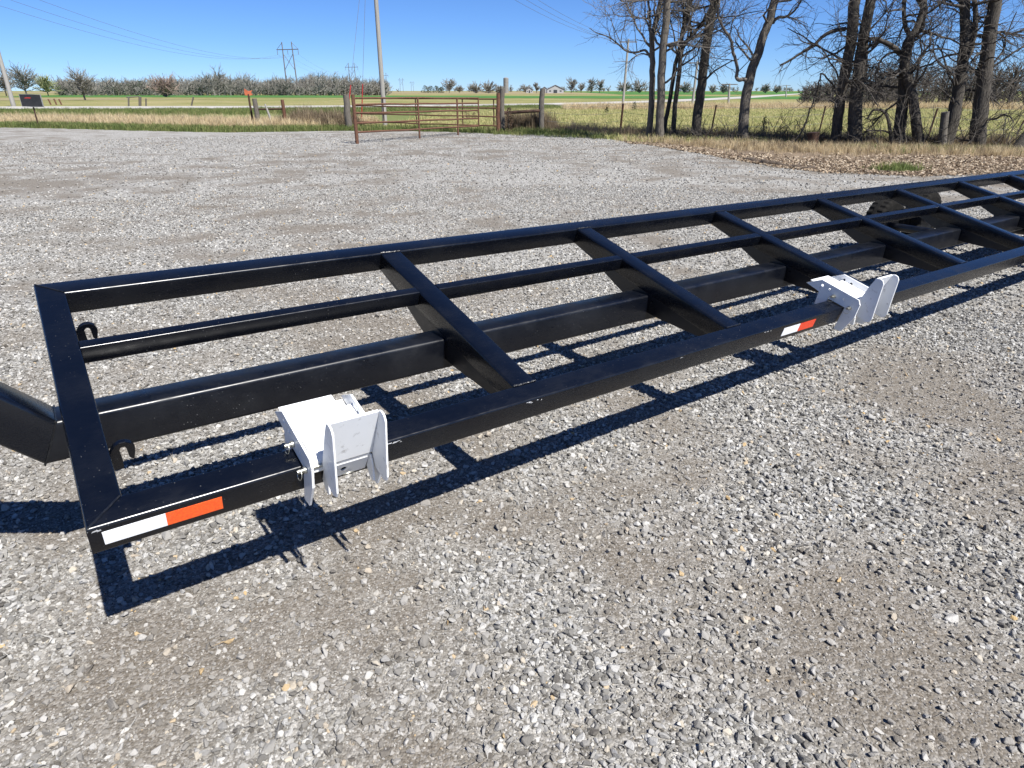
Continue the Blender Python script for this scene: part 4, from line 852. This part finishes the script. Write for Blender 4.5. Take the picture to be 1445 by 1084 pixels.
woods('distant_woods', items, 'long belt of grey leafless woods beyond the green field', 'far_twig', 5, 22)
items = []
for _ in range(120):
    px = rwd.uniform(1135, 1600); Yv = rwd.uniform(70, 100); p = P(px, 130, Yv); hh = rwd.uniform(3.8, 6.6) * min(1, .55 + (px - 1135) / 300); items.append((p.x, p.y, hh, hh * .8, .026))
woods('thicket', items, 'dense leafless thicket at the back of the pasture behind the tree row', 'thicket_twig', 6, 36)
items = []
for _ in range(60):
    px = rwd.uniform(560, 1140); Yv = rwd.uniform(900, 1200); p = P(px, 130, Yv); hh = rwd.uniform(5, 10); items.append((p.x, p.y, hh * .8, hh * 1.3, .2))
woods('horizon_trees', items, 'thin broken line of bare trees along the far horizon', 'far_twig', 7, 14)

# ---------------------------------------------------------------- farmstead on the horizon
b = P(714, 130, 540); o = empty('silo', (b.x, b.y, 0), 'grey concrete silo with a flat capped top on the horizon', 'silo')
MB().tube([(0, 0, -.2), (0, 0, 10.2)], 1.95, 24).build('wall', M['concrete'], o, 40); MB().tube([(0, 0, 10.2), (0, 0, 10.5), (0, 0, 10.8)], [2.0, 1.7, .5], 24).build('cap', M['barn_roof'], o, 40)
for k in range(9): MB().tube([(1.97 * math.cos(a), 1.97 * math.sin(a), 1 + k * 1.05) for a in np.linspace(0, 6.283, 25)], .05, 4, cap=False).build('hoop', M['pole_far'], o)
def barn(px, Y, w, d, h, rh, label, roofm='barn_roof', wallm='barn_white', name='barn'):
    b = P(px, 130, Y); o = empty(name, (b.x, b.y, 0), label, 'building')
    MB().add([(-w/2, -d/2, 0), (w/2, -d/2, 0), (w/2, d/2, 0), (-w/2, d/2, 0), (-w/2, -d/2, h), (w/2, -d/2, h), (w/2, d/2, h), (-w/2, d/2, h), (0, -d/2, h + rh), (0, d/2, h + rh)], [(0, 1, 5, 8, 4), (2, 3, 7, 9, 6), (1, 2, 6, 5), (3, 0, 4, 7), (0, 3, 2, 1)]).build('wall', M[wallm], o)
    for sg in (-1, 1): MB().add([(0, -d/2 - .4, h + rh + .12), (0, d/2 + .4, h + rh + .12), (sg * (w/2 + .5), d/2 + .4, h - .2), (sg * (w/2 + .5), -d/2 - .4, h - .2), (0, -d/2 - .4, h + rh + .3), (0, d/2 + .4, h + rh + .3), (sg * (w/2 + .5), d/2 + .4, h), (sg * (w/2 + .5), -d/2 - .4, h)], [(0, 1, 2, 3), (4, 5, 6, 7), (0, 3, 7, 4), (1, 2, 6, 5), (2, 3, 7, 6)]).build('roof', M[roofm], o)
    MB().box((0, -d/2 - .05, h * .42), w * .22, .08, h * .84).build('door', M['window_dark'], o)
    for x in (-w * .32, w * .32): MB().box((x, -d/2 - .05, h * .55), w * .11, .08, h * .3).build('window', M['window_dark'], o)
    return o
barn(783, 520, 12, 12, 2.6, 2.6, 'white barn with a wide low roof among the farm trees')
barn(747, 545, 5, 6, 2.2, 1.6, 'small white farm shed just right of the silo', name='shed')
barn(768, 560, 6, 7, 2.4, 1.8, 'pale gabled house left of the white barn', name='farmhouse')

# ---------------------------------------------------------------- grass, weeds and leaves
def tuft(n, h, spread, w, lean, m, seed):
    r = random.Random(seed); mb = MB()
    for _ in range(n):
        a = r.uniform(0, 6.283); p = Vector((r.gauss(0, spread), r.gauss(0, spread), 0)); hh = h * r.uniform(.55, 1.15); l = Vector((math.cos(a), math.sin(a), 0)) * hh * lean * r.uniform(.3, 1.4) + Vector((lean * hh * -.35, 0, 0)); s_ = Vector((-math.sin(a), math.cos(a), 0)) * w
        q1_ = p + l * .35 + Vector((0, 0, hh * .6)); q2_ = p + l + Vector((0, 0, hh)); mb.add([p - s_, p + s_, q1_ + s_ * .7, q1_ - s_ * .7, q2_], [(0, 1, 2, 3), (3, 2, 4)])
    me = mb.mesh('tuft', fix=False); me.materials.append(M[m]); return me
def lay(name, xy, src, label, cat, s0, s1, z=-0.02):
    n = len(xy); s_ = rs.uniform(s0, s1, n); p = np.concatenate([xy, np.full((n, 1), z)], 1)
    return scatter(name, p, np.stack([rs.normal(0, .06, n), rs.normal(0, .06, n), rs.uniform(0, 6.283, n)], 1), np.stack([s_, s_, s_ * rs.uniform(.8, 1.2, n)], 1), src, label, cat)
ex = np.array([p[0] for p in fine_edge]); ey = np.array([p[1] for p in fine_edge]); oo = np.argsort(ex); ex, ey = ex[oo], ey[oo]
def edge_y(x): return np.interp(x, ex, ey)
dry = [tuft(16, .75, .16, .012, .45, 'dry_grass', i) for i in range(6)]
weed = [tuft(14, .85, .15, .011, .28, 'weed_brown', 20 + i) for i in range(6)]
grn = [tuft(18, .24, .12, .010, .5, 'green_grass', 40 + i) for i in range(5)]
pas = [tuft(16, .16, .16, .010, .6, 'pasture_grass', 60 + i) for i in range(5)]
x = rs.uniform(-48, -7.5, 7000); y = rs.uniform(0, 1, 7000) ** 1.2; lay('tall_dry_grass', np.stack([x, edge_y(x) + 2.0 + y * 6.5], 1), dry, 'tall tan dry grass leaning in the ditch beside the yard', 'grass', .35, .70)
x = np.where(rs.uniform(0, 1, 9000) < .93, rs.uniform(-48, -7, 9000), rs.uniform(-7, 3, 9000)); lay('verge_grass', np.stack([x, edge_y(x) + np.abs(rs.normal(0, 1.3, 9000)) + .05], 1), grn, 'short green grass fringing the far edge of the gravel yard', 'grass', .5, 1.2)
x = rs.uniform(-60, 5, 7000); lay('roadside_grass', np.stack([x, np.interp(x, [c[0] for c in road_c], [c[1] for c in road_c]) - 8 - rs.uniform(0, 17, 7000) - np.abs(rs.normal(0, 2, 7000))], 1), grn, 'green grass on the verge between the ditch and the road', 'grass', .6, 1.3)
# brown weeds along the fence by the gates and under the trees
fx = []
for a, b, n, wd in ((G(406, 178), G(492, 182), 520, .7), (G(712, 186), G(772, 185), 420, .40), (G(768, 185), G(880, 192), 520, .8), (G(880, 193), G(1000, 196), 620, .7), (G(1000, 196), G(1180, 203), 700, .7), (G(1180, 204), G(1445, 207), 700, .6)):
    t = rs.uniform(0, 1, n); fx.append(np.stack([a.x + (b.x - a.x) * t + rs.normal(0, wd * .5, n), a.y + (b.y - a.y) * t + np.abs(rs.normal(0, wd, n)) - .15], 1))
lay('brown_weeds', np.concatenate(fx[:2]), weed, 'brown dead weeds standing along the fence beside the gates', 'weeds', .45, 1.05); lay('low_weeds', np.concatenate(fx[2:]), weed, 'low brown dead weeds under the tree row', 'weeds', .16, .55)
fx = []
for a, b, n, wd in ((G(1190, 211), G(1445, 215), 380, .4), (G(1255, 240), G(1275, 243), 60, .12), (G(880, 196), G(1180, 206), 130, .5), (G(700, 189), G(880, 197), 110, .3)):
    t = rs.uniform(0, 1, n); fx.append(np.stack([a.x + (b.x - a.x) * t + rs.normal(0, .25, n), a.y + (b.y - a.y) * t + rs.normal(0, wd, n)], 1))
lay('tree_row_grass', np.concatenate(fx), grn, 'fresh green grass at the feet of the trees', 'grass', .35, .95)
fx = []
for a, b, n, wd in ((G(1000, 206), G(1190, 214), 1100, .75), (G(1190, 212), G(1445, 217), 1500, .7), (G(885, 199), G(1000, 206), 300, .4)):
    t = rs.uniform(0, 1, n); fx.append(np.stack([a.x + (b.x - a.x) * t + rs.normal(0, .25, n), a.y + (b.y - a.y) * t + rs.normal(0, wd, n)], 1))
lay('dry_row_grass', np.concatenate(fx), dry + weed[:3], 'thin tan dead grass between the leaves and the trunks', 'grass', .10, .36)
x = rs.uniform(-6, 42, 26000); y = 24 + 44 * rs.uniform(0, 1, 26000) ** 1.3; k = (y > edge_y(x) + .6); lay('pasture_grass', np.stack([x[k], y[k]], 1), pas, 'short pale green pasture grass behind the tree row', 'grass', .6, 1.5)
x = rs.uniform(5, 70, 4200); lay('fence_line_grass', np.stack([x, 66 + x * .10 + rs.normal(0, 1.6, 4200)], 1), dry, 'tan grass strip along the far pasture fence', 'grass', .5, 1.0)
# fallen leaves
lf = []
for i in range(5):
    r = random.Random(70 + i); mb = MB(); b_ = r.uniform(.1, .4); mb.add([(-.05, 0, 0), (0, -.028, b_ * .04), (.055, 0, .012), (0, .028, b_ * .05)], [(0, 1, 2, 3)]); me = mb.mesh('leaf', fix=False); me.materials.append(M['leaf']); lf.append(me)
lx = np.array([p.x for p in litter] + [24.0]); ly = np.array([p.y for p in litter] + [15.5]); oo = np.argsort(lx)
x = rs.uniform(4.0, 20, 52000); y = np.interp(x, lx[oo], ly[oo]) + np.abs(rs.normal(0, 1, 52000)) * 1.7 - .15 + rs.normal(0, .15, 52000); k = y < 25
n = int(k.sum()); s_ = rs.uniform(.35, .95, n)
scatter('fallen_leaves', np.stack([x[k], y[k], rs.uniform(.0, .03, n)], 1), np.stack([rs.normal(0, .45, n), rs.normal(0, .45, n), rs.uniform(0, 6.28, n)], 1), np.stack([s_, s_, s_], 1), lf, 'carpet of dry tan leaves under the trees', 'leaves')
